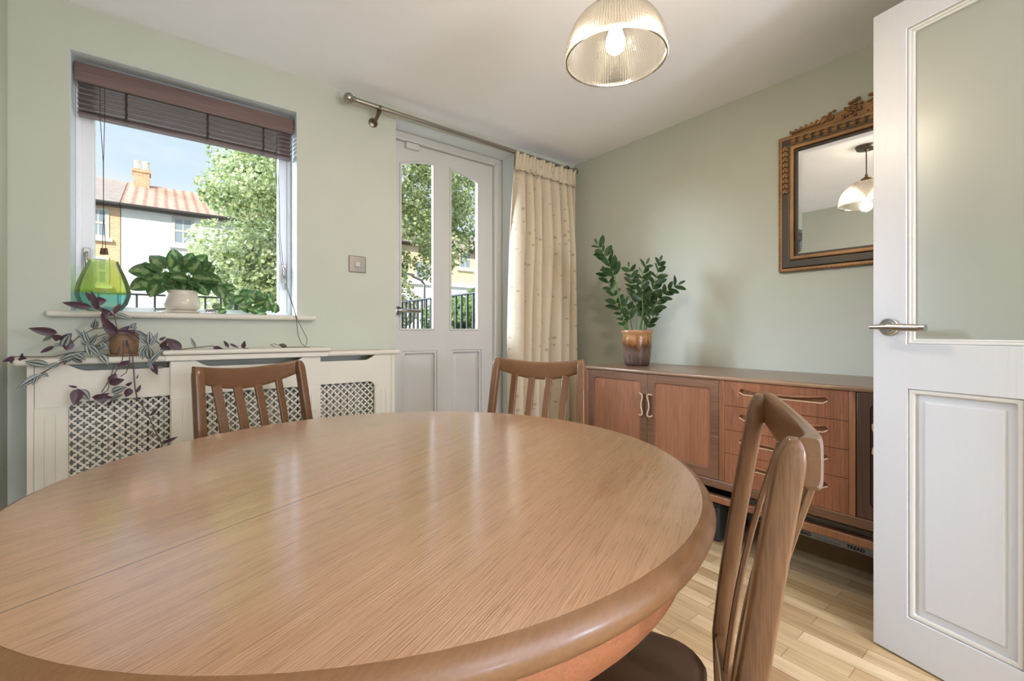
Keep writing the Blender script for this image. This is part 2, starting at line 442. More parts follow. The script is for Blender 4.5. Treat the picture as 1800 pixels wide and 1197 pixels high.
# leaves
def leafmat(name, stops, rough=.4, trans=.25, noise_amt=0, under=None):
    m = NT(name); m.bsdf(rough=rough)
    t = m.n('ShaderNodeTexCoord'); sp = m.n('ShaderNodeSeparateXYZ'); m.l(t.outputs['UV'], sp.inputs[0])
    a = m.math('MULTIPLY', m.math('ABSOLUTE', m.math('SUBTRACT', sp.outputs[0], .5)), 2.0)
    if noise_amt:
        nz = m.noise(m.coord('Object'), 55, 2); a = m.math('ADD', a, m.math('MULTIPLY', m.math('SUBTRACT', nz, .5), noise_amt))
    c = m.ramp(a, stops)
    if under:
        g = m.n('ShaderNodeNewGeometry'); c = m.mix(g.outputs['Backfacing'], c, lin(under))
    m.l(c, m.b.inputs['Base Color'])
    s = m.n('ShaderNodeBsdfTranslucent'); m.l(c, s.inputs[0]); x = m.n('ShaderNodeMixShader'); x.inputs[0].default_value = trans
    m.l(m.b.outputs[0], x.inputs[1]); m.l(s.outputs[0], x.inputs[2]); m.l(x.outputs[0], m.out.inputs[0]); return m.m
M['zz'] = leafmat('glossy_dark_leaf', [(0, lin((88, 112, 66))), (.08, lin((44, 68, 38))), (1, lin((58, 84, 48)))], .28, .10)
M['phil'] = leafmat('variegated_leaf', [(0, lin((132, 152, 98))), (.3, lin((100, 128, 72))), (.46, lin((54, 84, 44))), (1, lin((74, 106, 58)))], .3, .25, 1.7)
M['trad'] = leafmat('silver_striped_leaf', [(0, lin((70, 72, 70))), (.16, lin((76, 84, 74))), (.3, lin((158, 166, 158))), (.62, lin((168, 174, 172))), (.75, lin((92, 102, 88))), (1, lin((86, 78, 84)))], .35, .15)
M['tradp'] = leafmat('purple_leaf', [(0, lin((104, 78, 88))), (.1, lin((80, 56, 64))), (1, lin((96, 72, 78)))], .4, .2)
def treeleaf(name, a, b, c):
    m = NT(name); m.bsdf(rough=.5); n = m.noise(m.coord(), 1.6, 3, .6); n2 = m.noise(m.coord(), 14, 1)
    q = m.math('ADD', m.math('MULTIPLY', n, .45), m.math('MULTIPLY', n2, .55))
    cc = m.ramp(q, [(.36, lin(a)), (.5, lin(b)), (.62, lin(c))]); m.l(cc, m.b.inputs['Base Color'])
    s = m.n('ShaderNodeBsdfTranslucent'); m.l(cc, s.inputs[0]); x = m.n('ShaderNodeMixShader'); x.inputs[0].default_value = .45
    m.l(m.b.outputs[0], x.inputs[1]); m.l(s.outputs[0], x.inputs[2]); m.l(x.outputs[0], m.out.inputs[0]); return m.m
M['tree'] = treeleaf('maple_leaves', (104, 124, 72), (162, 176, 118), (226, 228, 192))
M['hedge'] = treeleaf('hedge_leaves', (84, 116, 58), (124, 152, 80), (160, 182, 108))
M['bark'] = plain('tree_bark', (92, 80, 66), .9, bumpy=.5, bscale=20, vary=.2)
# ================================================================== room
WX, WY, LX, RY, CZ = 2.44, 2.368, -0.43, -3.5, 2.237
T = .30
fl = MB().box(LX - .2, WX + .2, RY - .2, WY + T, -.10, 0); struct('floor', fl, M['floor'], smooth=0)
cl = MB().box(LX - .2, WX + .2, RY - .2, WY + T, CZ, CZ + .12); struct('ceiling', cl, M['ceil'], smooth=0)
struct('wall_left', MB().box(LX - .15, LX, RY, WY + T, 0, CZ), M['sage'], smooth=0)
struct('wall_right', MB().box(WX, WX + .15, RY, WY + T, 0, CZ), M['sage'], smooth=0)
# window wall with window and door openings
wx0, wx1, wz0, wz1 = -.270, .522, 1.045, 2.060
dx0, dx1, dz1 = 1.030, 1.868, 2.181
o = [(LX, 0), (dx0, 0), (dx0, dz1), (dx1, dz1), (dx1, 0), (WX, 0), (WX, CZ), (LX, CZ)]
w = MB().plate(o, [[(wx0, wz0), (wx1, wz0), (wx1, wz1), (wx0, wz1)]], lambda a, b, d: (a, WY + d, b), T)
struct('wall_back', w, M['sage'], smooth=0)
# partition behind the camera with the opening of the open door, and the kitchen end beyond
kz = CZ
struct('wall_partition', MB().box(1.60, WX, -.46, -.38, 0, kz), M['sage'], smooth=0)
struct('wall_rear', MB().plate([(LX, 0), (WX, 0), (WX, CZ), (LX, CZ)], [[(-.5 + .3, .2), (1.4 + .3, .2), (1.4 + .3, 2.0), (-.5 + .3, 2.0)]], lambda a, b, d: (a, RY + d, b), .12), M['sage'], smooth=0)
wf = MB(); 
for a, b in ((-.2, -.15), (.725, .775), (1.65, 1.7)): wf.box(a, b, RY + .02, RY + .09, .2, 2.0)
wf.box(-.2, 1.7, RY + .02, RY + .09, .2, .26).box(-.2, 1.7, RY + .02, RY + .09, 1.94, 2.0)
o = struct('window_2', wf, M['upvc'], bevel=.004)
g = MB().box(-.18, 1.68, RY + .05, RY + .055, .24, 1.96).build('window_pane', M['pane'], o)
# skirting
def skirt(name, mb): return struct(name, mb, M['white'], bevel=.006)
skirt('baseboard_right', MB().box(WX - .018, WX, -.38, WY, 0, .12))
skirt('baseboard_left', MB().box(LX, LX + .018, RY, WY, 0, .12))
skirt('baseboard_back', MB().box(.97, dx0, WY - .018, WY, 0, .12).box(dx1, WX - .018, WY - .018, WY, 0, .12))
skirt('baseboard_rear', MB().box(1.62, WX - .018, -.38, -.362, 0, .12))

# ------------------------------------------------------------------ window in the back wall
yf = 2.487
fr = MB()
def ring(mb, x0, x1, z0, z1, t, y0, y1, tb=None):
    tb = tb or t
    mb.plate([(x0, z0), (x1, z0), (x1, z1), (x0, z1)], [[(x0 + t, z0 + tb), (x1 - t, z0 + tb), (x1 - t, z1 - t), (x0 + t, z1 - t)]], lambda a, b, d: (a, y0 + d, b), y1 - y0)
    return mb
ring(fr, wx0 + .0005, wx1 - .0005, 1.0705, wz1 - .0005, .018, yf, yf + .07)
win = struct('window_1', fr, M['upvc'], bevel=.003)
s_ = ring(MB(), wx0 + .014, wx1 - .014, 1.080, wz1 - .014, .042, yf + .012, yf + .06, .014); s_.build('window_sash', M['upvc'], win, bevel=.004)
MB().box(wx0 + .05, wx1 - .05, yf + .03, yf + .036, 1.09, wz1 - .05).build('window_pane', M['pane'], win, smooth=0)
# fasteners: two side handles and two small stays at the foot
for x in (wx0 + .034, wx1 - .034):
    h = MB().box(x - .010, x + .010, yf + .002, yf + .014, 1.24, 1.33)
    h.tube([(x, yf + .006, 1.31), (x, yf - .018, 1.305), (x + .002, yf - .022, 1.255), (x + .003, yf - .02, 1.20)], [.007, .007, .006, .005], 8)
    h.build('window_handle', M['steel'], win, bevel=.002, label='metal window handle')
for u in (283, 371):
    p = onY(u, 538, yf)
    h = MB().box(p.x - .02, p.x + .02, yf - .006, yf + .013, 1.076, 1.082).tube([(p.x - .018, yf - .012, 1.088), (p.x + .02, yf - .014, 1.092)], .004, 8).lathe([(.0001, 0), (.007, 0), (.007, .012), (.0001, .014)], (p.x - .016, yf - .008, 1.08), 12)
    h.build('window_stay', M['steel'], win, label='small metal casement stay')
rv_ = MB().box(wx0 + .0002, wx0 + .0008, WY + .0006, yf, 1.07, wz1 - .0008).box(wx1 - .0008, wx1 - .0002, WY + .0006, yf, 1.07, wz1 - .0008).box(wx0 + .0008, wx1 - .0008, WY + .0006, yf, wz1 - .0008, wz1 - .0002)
struct('trim_2', rv_, M['reveal'], smooth=0, label='white painted window reveal with daylight blue in its colour')
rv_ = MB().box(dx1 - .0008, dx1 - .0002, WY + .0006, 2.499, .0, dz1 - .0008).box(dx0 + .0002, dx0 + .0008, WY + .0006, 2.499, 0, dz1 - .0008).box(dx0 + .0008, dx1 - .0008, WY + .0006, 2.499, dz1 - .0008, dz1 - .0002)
struct('trim_3', rv_, M['reveal'], smooth=0, label='white painted garden door reveal with daylight blue in its colour')
# sill board
sl = MB().box(-.332, .603, 2.328, WY - .0005, 1.045, 1.0695).box(wx0 + .001, wx1 - .001, WY - .001, yf + .03, 1.0455, 1.0695)
struct('window_sill', sl, M['cream'], bevel=.0115, seg=4, label='cream bullnosed window sill board')

# ------------------------------------------------------------------ garden door
yd = 2.50
df = MB()
df.plate([(dx0 + .001, 0), (1.086, 0), (1.086, 2.128), (1.797, 2.128), (1.797, 0), (dx1 - .001, 0), (dx1 - .001, dz1 - .001), (dx0 + .001, dz1 - .001)], [], lambda a, b, d: (a, yd + d, b), .10)
df.box(1.797, 1.812, yd - .012, yd, 0, 2.143).box(1.04, 1.812, yd - .012, yd, 2.128, 2.143)
dfr = struct('trim_1', df, M['white'], bevel=.004, label='white painted frame around the garden door')
def topcurve(x):   # arched head of the two lights
    c = 1.404; return 2.047 - .52 * (x - c) ** 2 - .12 * abs(x - c) ** 3 * 3
def light(x0, x1, z0=1.0, n=8):
    top = [(x1 - (x1 - x0) * i / n, topcurve(x1 - (x1 - x0) * i / n)) for i in range(n + 1)]
    return [(x0, z0), (x1, z0)] + top
L1, L2 = (1.117, 1.350), (1.458, 1.681)
def inset(poly, k):
    cx = sum(p[0] for p in poly) / len(poly); x0 = min(p[0] for p in poly); x1 = max(p[0] for p in poly); z0 = min(p[1] for p in poly)
    return [(max(min(a, x1 - k), x0 + k), max(b - k if b > z0 + .1 else b, z0 + k)) for a, b in poly]
dl = MB()
P1 = [(1.135, .16), (1.367, .16), (1.367, .874), (1.135, .874)]; P2 = [(1.470, .16), (1.702, .16), (1.702, .874), (1.470, .874)]
dl.plate([(1.088, .008), (1.795, .008), (1.795, 2.126), (1.088, 2.126)], [light(*L1), light(*L2), P1, P2], lambda a, b, d: (a, yd + .012 + d, b), .044)
gd = struct('door_1', dl, M['white'], bevel=.002, seg=1)
for k, L in enumerate((L1, L2)):
    P = light(*L)
    bm_ = MB().plate(P, [inset(P, .012)], lambda a, b, d: (a, yd + .008 + d, b), .018)
    bm_.build('glazing_bead', M['white'], gd, bevel=.003)
    MB().plate(inset(P, .004), [], lambda a, b, d: (a, yd + .034 + d, b), .004).build('door_pane', M['pane'], gd, smooth=0)
for P in (P1, P2):
    (x0, z0), (x1, z1) = P[0], P[2]
    mo = MB().plate(P, [[(x0 + .016, z0 + .016), (x1 - .016, z0 + .016), (x1 - .016, z1 - .016), (x0 + .016, z1 - .016)]], lambda a, b, d: (a, yd + .014 + d, b), .02)
    mo.build('panel_moulding', M['white'], gd, bevel=.006)
    a = MB().box(x0, x1, yd + .034, yd + .05, z0, z1)
    ri = [[(x0 + q, yd + yy, z0 + q), (x1 - q, yd + yy, z0 + q), (x1 - q, yd + yy, z1 - q), (x0 + q, yd + yy, z1 - q)] for q, yy in ((.016, .0345), (.04, .024))]
    a.loft(ri); a.build('door_panel', M['white'], gd, smooth=0)
# lever handle of the garden door
hd = MB().lathe([(.0001, 0), (.026, 0), (.026, .008), (.0001, .010)], (1.105, yd + .012, 1.116), 28, ax=(0, -1, 0))
hd.tube([(1.105, yd + .004, 1.116), (1.105, yd - .045, 1.116)], .009, 12)
hd.tube([(1.086, yd - .048, 1.117), (1.105, yd - .048, 1.117), (1.215, yd - .050, 1.114), (1.222, yd - .050, 1.114)], [.006, .0095, .0105, .009], 14)
hd.build('door_handle', M['chrome'], gd, label='brushed steel lever handle')
MB().box(1.150, 1.236, yd - .012, yd + .012, 2.088, 2.124).build('door_sensor', M['white'], gd, bevel=.004, label='small white box at the head of the door')

# ------------------------------------------------------------------ interior door standing open
idr = thing('interior_door', None, None, (1.781, .418, 0), math.atan2(-.970, -.244))
idr['kind'] = 'structure'; idr.name = 'door_2'; idr['label'] = 'open white interior door with an obscured glass panel and lever handle'
DW = .762
GH = (.087, .675, .952, 1.898); PA = ((.090, .331), (.431, .672)); pz = (.136, .819)
rect = lambda x0, x1, z0, z1: [(x0, z0), (x1, z0), (x1, z1), (x0, z1)]
MB().plate(rect(0, DW, .006, 1.986), [rect(*GH)] + [rect(a, b, *pz) for a, b in PA], lambda a, b, d: (a, d, b), .040).build('door_frame', M['doorgrain'], idr, local=True, bevel=.0015, seg=1)
x0, x1, z0, z1 = GH
for q, y, t in ((0, .006, .008), (.007, .010, .008)):
    MB().plate(rect(x0 + q, x1 - q, z0 + q, z1 - q), [rect(x0 + q + .0085, x1 - q - .0085, z0 + q + .0085, z1 - q - .0085)], lambda a, b, d: (a, y + d, b), .02).build('glazing_bead', M['white'], idr, local=True, bevel=.003, seg=3)
MB().box(x0 + .002, x1 - .002, .018, .022, z0 + .002, z1 - .002).build('door_glass', M['frost'], idr, local=True, smooth=0, label='obscured glass panel')
for a, b in PA:
    q = .014
    MB().plate(rect(a, b, *pz), [rect(a + q, b - q, pz[0] + q, pz[1] - q)], lambda x, z, d: (x, .004 + d, z), .016).build('panel_moulding', M['white'], idr, local=True, bevel=.005, seg=3)
    r3 = [[(a + k, y, pz[0] + k), (b - k, y, pz[0] + k), (b - k, y, pz[1] - k), (a + k, y, pz[1] - k)] for k, y in ((.0, .022), (.0, .016), (.034, .016), (.040, .008))]
    MB().loft(r3).build('door_panel', M['doorgrain'], idr, local=True, smooth=0)
hm = MB().lathe([(.0001, 0), (.0265, 0), (.0265, .006), (.023, .009), (.019, .009), (.017, .011), (.0001, .011)], (.045, 0, 1.004), 36, ax=(0, -1, 0))
hm.tube([(.045, 0, 1.004), (.045, -.048, 1.004)], .0095, 14)
hn = hm.build('door_handle', M['chrome'], idr, local=True, label='satin chrome lever handle')
MB().tube([(.018, -.052, 1.004), (.045, -.052, 1.004), (.062, -.052, 1.004), (.064, -.052, 1.004), (.144, -.052, 1.000)], [.006, .0075, .0075, .0105, .0105], 18).build('lever', M['steel'], hn, local=True)
MB().tube([(.144, -.052, 1.0), (.156, -.052, .9995)], .0108, 18).build('lever_cap', M['chrome'], hn, local=True)

# ================================================================== radiator cover
yc = 2.21
rc = thing('radiator_cover', 'cream three-part radiator cover with quatrefoil grilles under the window', 'radiator cover', (.3, 2.29, 0))
def Y(dy): return lambda a, b, d: (a, yc + dy + d, b)
units = ((-.339, .030, -.257, .030, 0.0, (1, 0)), (.030, .586, .112, .507, -.012, (1, 1)), (.586, .9405, .586, .853, .010, (0, 1)))
zt, zg = .874, .742
quatre = []
for k in range(24):
    a = 2 * math.pi * k / 24
    r = .0046 + .0070 * abs(math.cos(2 * a)) ** .9
    quatre.append((r * math.cos(a), r * math.sin(a)))
for (x0, x1, g0, g1, dy, rcn) in units:
    gz0 = .15
    hole = rounded(g0 + .0005, g1 - .0005, gz0, zg, .030, 5, (0, 0, rcn[1], rcn[0]))
    s0, s1 = (g0 + .0 if not rcn[0] else g0 + .002), (g1 - (.0 if not rcn[1] else .002))
    s0 = max(s0, x0 + .004); s1 = min(s1, x1 - .004); h = max(x0 + .004, g0 + .001); hh = min(x1 - .004, g1 - .001)
    slot = []
    n = 8
    zs, zl = zt - .002, zt - .024
    if rcn[0]: slot += [(s0 + .05 * (i / n), zs + (zl - zs) * math.sin(i / n * math.pi / 2)) for i in range(n + 1)]
    else: slot += [(s0, zs), (s0, zl)]
    if rcn[1]: slot += [(s1 - .05 + .05 * (i / n), zl + (zs - zl) * (1 - math.cos(i / n * math.pi / 2))) for i in range(n + 1)]
    else: slot += [(s1, zl), (s1, zs)]
    hx0 = max(g0, x0 + .002); hx1 = min(g1, x1 - .002)
    hole = [(min(max(a, hx0), hx1), b) for a, b in hole]
    def slotz(x):
        if x < s0 - 1e-6 or x > s1 + 1e-6: return zt
        if rcn[0] and x < s0 + .05: return zs + (zl - zs) * math.sin((x - s0) / .05 * math.pi / 2)
        if rcn[1] and x > s1 - .05: return zl + (zs - zl) * (1 - math.cos((x - s1 + .05) / .05 * math.pi / 2))
        return zl
    def archz(x):
        rr_ = .030
        if rcn[0] and x < hx0 + rr_: return zg - rr_ + (rr_ ** 2 - (hx0 + rr_ - x) ** 2) ** .5 if x > hx0 else zg - rr_
        if rcn[1] and x > hx1 - rr_: return zg - rr_ + max(0, rr_ ** 2 - (x - hx1 + rr_) ** 2) ** .5
        return zg
    xs = sorted({round(q, 5) for q in [hx0, hx1, s0, s1] + [s0 + .05 * i / 8 for i in range(9)] + [s1 - .05 * i / 8 for i in range(9)] + [hx0 + .03 * i / 6 for i in range(7)] + [hx1 - .03 * i / 6 for i in range(7)]})
    xs = [q for q in xs if hx0 - 1e-6 <= q <= hx1 + 1e-6]
    ya, yb_ = yc + dy, yc + dy + .016
    fp = MB().box(x0, hx0, ya, yb_, 0, zt).box(hx1, x1, ya, yb_, 0, zt).box(hx0, hx1, ya, yb_, 0, gz0)
    fp.loft([[(q, ya, archz(q)), (q, ya, max(slotz(q), .76)), (q, yb_, max(slotz(q), .76)), (q, yb_, archz(q))] for q in xs])
    fp.build('front_panel', M['cream'], rc, smooth=0)
    # grille: diamond cells with four-lobed holes
    p = .0325; g = MB(); zc = [gz0 - p + p * i for i in range(int((zg - gz0) / p) + 4)]
    nx = int((g1 - g0) / p) + 3
    def cell(cx, cz):
        dia = [(cx - p / 2, cz), (cx, cz - p / 2), (cx + p / 2, cz), (cx, cz + p / 2)]
        if cx + p / 2 < g0 - .001 or cx - p / 2 > g1 + .001 or cz - p / 2 > zg + .01: return
        g.plate(dia, [[(cx + a, cz + b) for a, b in quatre]], Y(dy + .018), .004, back=False)
    for i in range(nx):
        for z_ in zc:
            cell(g0 - .3 * p + i * p, z_); cell(g0 - .3 * p + (i + .5) * p, z_ + p / 2)
    ob = g.build('grille', M['cream'], rc, smooth=0)
    import bmesh
    b = bmesh.new(); b.from_mesh(ob.data)
    I = rc.matrix_basis.inverted()
    for co, no in (((g0 - .004, 0, 0), (-1, 0, 0)), ((g1 + .004, 0, 0), (1, 0, 0)), ((0, 0, gz0 - .005), (0, 0, -1)), ((0, 0, zg + .008), (0, 0, 1))):
        bmesh.ops.bisect_plane(b, geom=b.verts[:] + b.edges[:] + b.faces[:], plane_co=I @ Vector(co), plane_no=no, clear_outer=True)
    b.to_mesh(ob.data); b.free()
# pilasters with capping line and flutes
for (x0, x1, dy) in ((-.340, -.259, 0), (.032, .109, -.012), (.510, .584, -.012), (.857, .938, .010)):
    m_ = MB().box(x0, x1, yc + dy - .004, yc + dy, .0, .728)
    n = 2 if x1 - x0 > .078 else 1
    for q in range(n):
        xm = x0 + (x1 - x0) * (q + 1) / (n + 1)
        m_.tube([(xm, yc + dy - .004, .10), (xm, yc + dy - .004, .70)], .003, 8)
    m_.build('pilaster', M['cream'], rc, bevel=.001, seg=1)
for x0, x1 in ((-.358, -.3405), (.942, .960)):
    MB().box(x0, x1, yc + (0 if x0 < 0 else .010), WY - .0005, 0, zt).build('side_panel', M['cream'], rc, bevel=.001, seg=1)
# tops
MB().box(-.388, .040, 2.188, WY - .0005, zt, .898).build('top_board', M['cream'], rc, bevel=.0115, seg=4)
MB().box(.60, .990, 2.205, WY - .0005, zt, .898).build('top_board', M['cream'], rc, bevel=.0115, seg=4)
MB().box(.014, .618, 2.186, 2.206, .876, .897).box(.03, .61, 2.206, WY - .001, zt, .897).build('top_rail', M['cream'], rc, bevel=.002)
MB().box(.004, .632, 2.176, WY - .0005, .8985, .918).build('top_board', M['cream'], rc, bevel=.009, seg=4)
# radiator inside
rd = thing('radiator', 'pale panel radiator behind the grilles of the cream cover', 'radiator', (.3, 2.31, .1))
rp = MB()
n = 30
for i in range(n):
    x0 = -.17 + i * .97 / n
    rp.loft([[(x0, 2.30, z), (x0 + .006, 2.288, z), (x0 + .026, 2.288, z), (x0 + .0323, 2.30, z), (x0 + .0323, 2.315, z), (x0, 2.315, z)] for z in (.14, .70)])
rp.build('radiator_panel', M['radiator'], rd)
MB().box(-.17, .80, 2.31, 2.355, .70, .712).build('top_grille', M['radiator'], rd)
for x in (-.1, .73): MB().box(x, x + .03, 2.315, WY - .0005, .3, .5).build('wall_bracket', M['radiator'], rd)

# ================================================================== sideboard
SX, SB, SZ = 1.925, 2.422, .797
y0s, y1s = 1.778, -.352
sb = thing('sideboard', 'long teak sideboard with two panelled doors and four drawers along the right wall', 'sideboard', (2.17, .7, 0))
tp = MB().box(SX - .006, SB, y1s, y0s, .779, SZ); tp.build('top', M['sbtop'], sb, bevel=.007, seg=3)
cb = MB().box(SX + .022, SB - .004, y1s + .012, y0s - .012, .302, .318).box(SX + .022, SB - .004, y0s - .03, y0s - .012, .318, .779).box(SX + .022, SB - .004, y1s + .012, y1s + .03, .318, .779)
cb.box(SB - .012, SB - .004, y1s + .03, y0s - .03, .318, .779).box(SX + .022, SB - .012, .985, 1.0, .318, .779).box(SX + .022, SB - .012, .49, .51, .318, .779)
cb.build('carcass', M['sbframe'], sb, bevel=.002)
MB().box(SX, SX + .022, y1s + .004, y0s - .004, .302, .338).build('bottom_rail', M['sbframe'], sb, bevel=.004)
for a, b in ((.969, .992), (.501, .521)):
    MB().box(SX, SX + .022, a, b, .338, .779).build('divider', M['sbpost'], sb, bevel=.002)
MB().box(SX, SX + .022, 1.757, 1.774, .338, .779).build('divider', M['sbpost'], sb, bevel=.002)
def sbdoor(ya, yb, hy, lab=None, mat='sbdoor', fm='sbframe'):     # ya > yb
    f = lambda a, b, d: (SX + .002 + d, a, b)
    outer = [(yb, .3395), (ya, .3395), (ya, .7775), (yb, .7775)]
    fw = .040
    if ya - yb < .3: fw = .035
    inn = rounded(yb + fw, ya - fw, .383, .7375, .018, 5)
    dr = MB().plate(outer, [inn], f, .018).build('door', M[fm], sb, bevel=.0025, label=lab)
    MB().box(SX + .0075, SX + .02, yb + fw - .004, ya - fw + .004, .379, .742).build('door_panel', M[mat], dr, smooth=0, label='reddish veneer panel' if mat == 'sbdoor' else None)
    # curved vertical pull
    h = MB(); sgn = 1 if hy > (ya + yb) / 2 else -1
    pts = []
    lo, hi = .569, .679
    yy = hy
    prof = [(.0, .0), (.004, .0), (.010, .002), (.013, .006), (.012, .012), (.009, .02)]
    pts = [(SX + .001, yy - .016 * sgn, hi - .004), (SX - .010, yy - .013 * sgn, hi), (SX - .014, yy - .002 * sgn, hi), (SX - .012, yy + .004 * sgn, hi - .008), (SX - .010, yy + .003 * sgn, hi - .022), (SX - .010, yy - .004 * sgn, hi - .045), (SX - .010, yy - .004 * sgn, lo + .04), (SX - .010, yy + .003 * sgn, lo + .018), (SX - .012, yy + .004 * sgn, lo + .006), (SX - .014, yy - .003 * sgn, lo), (SX - .010, yy - .013 * sgn, lo), (SX + .001, yy - .016 * sgn, lo + .004)]
    h.tube(pts, .0040, 8); h.build('handle', M['lip'], dr, label='curved lighter wood pull')
    MB().box(SX + .0005, SX + .004, yy - .014, yy - .0, lo + .004, hi - .004).build('handle_recess', M['sbdark'], dr)
    return dr
sbdoor(1.7555, 1.3635, 1.387); sbdoor(1.3610, .9935, 1.349)
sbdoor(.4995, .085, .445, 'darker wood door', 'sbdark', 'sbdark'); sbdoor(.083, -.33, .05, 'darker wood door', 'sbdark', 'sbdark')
# drawers with routed full-width pulls
for za, zb in ((.7775, .6725), (.6705, .5695), (.5675, .4675), (.4655, .3395)):
    f = lambda a, b, d: (SX + .002 + d, a, b)
    ym, hw, zc_ = .7455, .163, za - .040
    def pl(t, k=0):
        w_ = .0105 - .0045 * math.exp(-((abs(t) - .0) / .55) ** 4)
        return w_
    top_, bot_ = [], []
    n = 28
    def topz(t): return zc_ + .0135 - .0125 * max(0, 1 - (t / .93) ** 2) ** .8
    for i in range(n + 1):
        t = -1 + 2 * i / n
        e_ = (1 - abs(t) ** 14) ** .5
        bot_.append((ym + hw * t, zc_ - .0125 * e_)); top_.append((ym + hw * t, zc_ + (topz(t) - zc_) * e_ + .0004))
    hole = bot_ + top_[::-1][1:-1]
    dr = MB().plate([(.5225, zb), (.9675, zb), (.9675, za), (.5225, za)], [hole], f, .018).build('drawer', M['sbdrawer'], sb, bevel=.0012, seg=1)
    MB().box(SX + .0115, SX + .0195, ym - hw - .006, ym + hw + .006, zc_ - .018, zc_ + .018).build('handle_recess', M['sbpost'], dr)
    rings = []
    for i in range(n + 1):
        t = (-1 + 2 * i / n) * .9; yy = ym + hw * t
        q = max(0, 1 - (t / .9) ** 2)
        z2 = topz(t); o_ = .0005 + .010 * q ** .6; hh = .0006 + .0065 * q ** .6
        rings.append([(SX + .006, yy, z2 + hh + .001), (SX - o_ * .5, yy, z2 + hh), (SX - o_, yy, z2 + .2 * hh), (SX - o_ * .8, yy, z2 - hh * .35), (SX - o_ * .2, yy, z2 - hh * .3), (SX + .006, yy, z2 - hh * .1)])
    MB().loft(rings).build('handle', M['sbpost'], dr, label='bowed wooden pull lip')
    MB().tube([(SX + .0015, ym + hw * (-1 + 2 * i / 20) * .985, zc_ - .0128 + .010 * (abs(-1 + 2 * i / 20) ** 22)) for i in range(21)], .0030, 8).build('handle_lip', M['lip'], dr)
# underframe
uf = MB().box(SX + .02, SX + .05, y1s + .05, y0s - .10, .229, .261); uf.build('stretcher', M['sbpost'], sb, bevel=.005)
MB().box(SB - .06, SB - .03, y1s + .05, y0s - .10, .229, .261).build('stretcher', M['sbpost'], sb, bevel=.005)
for y in (y0s - .14, y1s + .09):
    for x in (SX + .017, SB - .06):
        MB().loft([[(x, y - w_, z), (x + .034, y - w_, z), (x + .034, y + w_, z), (x, y + w_, z)] for z, w_ in ((0, .014), (.302, .024))]).build('leg', M['sbpost'], sb, bevel=.004)
    MB().box(SX + .02, SB - .03, y - .012, y + .012, .262, .302).build('cross_rail', M['sbframe'], sb)
# things pushed under the sideboard
cb = thing('cardboard_pack', 'long brown cardboard pack with a grey printed strip lying under the sideboard', 'box', (2.35, .72, 0))
MB().box(2.29, 2.41, .16, 1.00, 0, .10).build('box_body', M['card'], cb, bevel=.002)
st = MB().box(2.2885, 2.29, .165, .998, .070, .0965).build('label_strip', M['grey_tape'], cb, smooth=0, label='grey printed strip')
def text(body, loc, size, mat, parent, rot, ext=.0004, bold=False):
    c = bpy.data.curves.new('lettering', 'FONT'); c.body = body; c.size = size; c.align_x = 'CENTER'; c.align_y = 'CENTER'; c.extrude = ext; c.offset = .0007
    t = bpy.data.objects.new('lettering', c); col.objects.link(t)
    dg = bpy.context.evaluated_depsgraph_get(); me = bpy.data.meshes.new_from_object(t.evaluated_get(dg))
    bpy.data.objects.remove(t)
    o = bpy.data.objects.new('lettering', me); col.objects.link(o); me.materials.append(mat)
    root = parent
    while root.parent: root = root.parent
    W = Matrix.Translation(Vector(loc)) @ rot
    me.transform(root.matrix_basis.inverted() @ W); o.parent = parent
    return o
M['ink'] = plain('black_ink', (26, 28, 34), .6)
rot = Matrix(((0, 0, -1, 0), (-1, 0, 0, 0), (0, 1, 0, 0), (0, 0, 0, 1)))
for yy in (.985 - .02, .790, .5955, .401): text('TREAD', (2.2880, yy, .0835), .020, M['ink'], st, rot)
for yy in (.742, .548):
    sm = MB()
    for i in range(15):
        sm.box(2.2879, 2.2885, yy - i * .0062 - .0044 * (.5 + .5 * ((i * 7) % 5) / 5), yy - i * .0062, .0765, .0795)
    sm.build('small_print', M['ink'], st, smooth=0)
bx = thing('storage_box', 'dark grey lidded box standing on the floor under the sideboard', 'box', (2.2, 1.25, 0))
MB().box(2.06, 2.36, 1.06, 1.48, 0, .17).build('box_body', M['greybox'], bx, bevel=.012)
MB().box(2.05, 2.37, 1.05, 1.49, .17, .19).build('lid', M['greybox'], bx, bevel=.006)
# ================================================================== dining table
TC = Vector((.380, .869)); TZ = .725; TR = .590
tb = thing('dining_table', 'round faded teak dining table in the middle of the room', 'table', (TC.x, TC.y, 0), math.atan2(.417, .909))
n = 96
ri = TR - .014
MB().lathe([(.0001, TZ), (ri * .5, TZ), (ri, TZ), (ri, TZ - .016), (.0001, TZ - .016)], (0, 0, 0), n).build('tabletop', M['table'], tb, local=True, smooth=30)
prof = [(ri + .0003, TZ - .016), (ri + .0003, TZ), (TR - .012, TZ - .0005), (TR - .004, TZ - .004), (TR + .002, TZ - .012), (TR + .005, TZ - .021), (TR + .001, TZ - .031), (TR - .009, TZ - .039), (TR - .022, TZ - .042), (ri - .03, TZ - .042), (ri - .03, TZ - .016), (ri + .0003, TZ - .016)]
MB().lathe(prof, (0, 0, 0), n).build('edge_band', M['tedge'], tb, local=True, smooth=50)
MB().lathe([(.550, TZ - .042), (.555, TZ - .05), (.556, TZ - .075), (.551, TZ - .100), (.540, TZ - .112), (.520, TZ - .112), (.518, TZ - .042)], (0, 0, 0), n).build('apron', M['tapron'], tb, local=True, smooth=50)
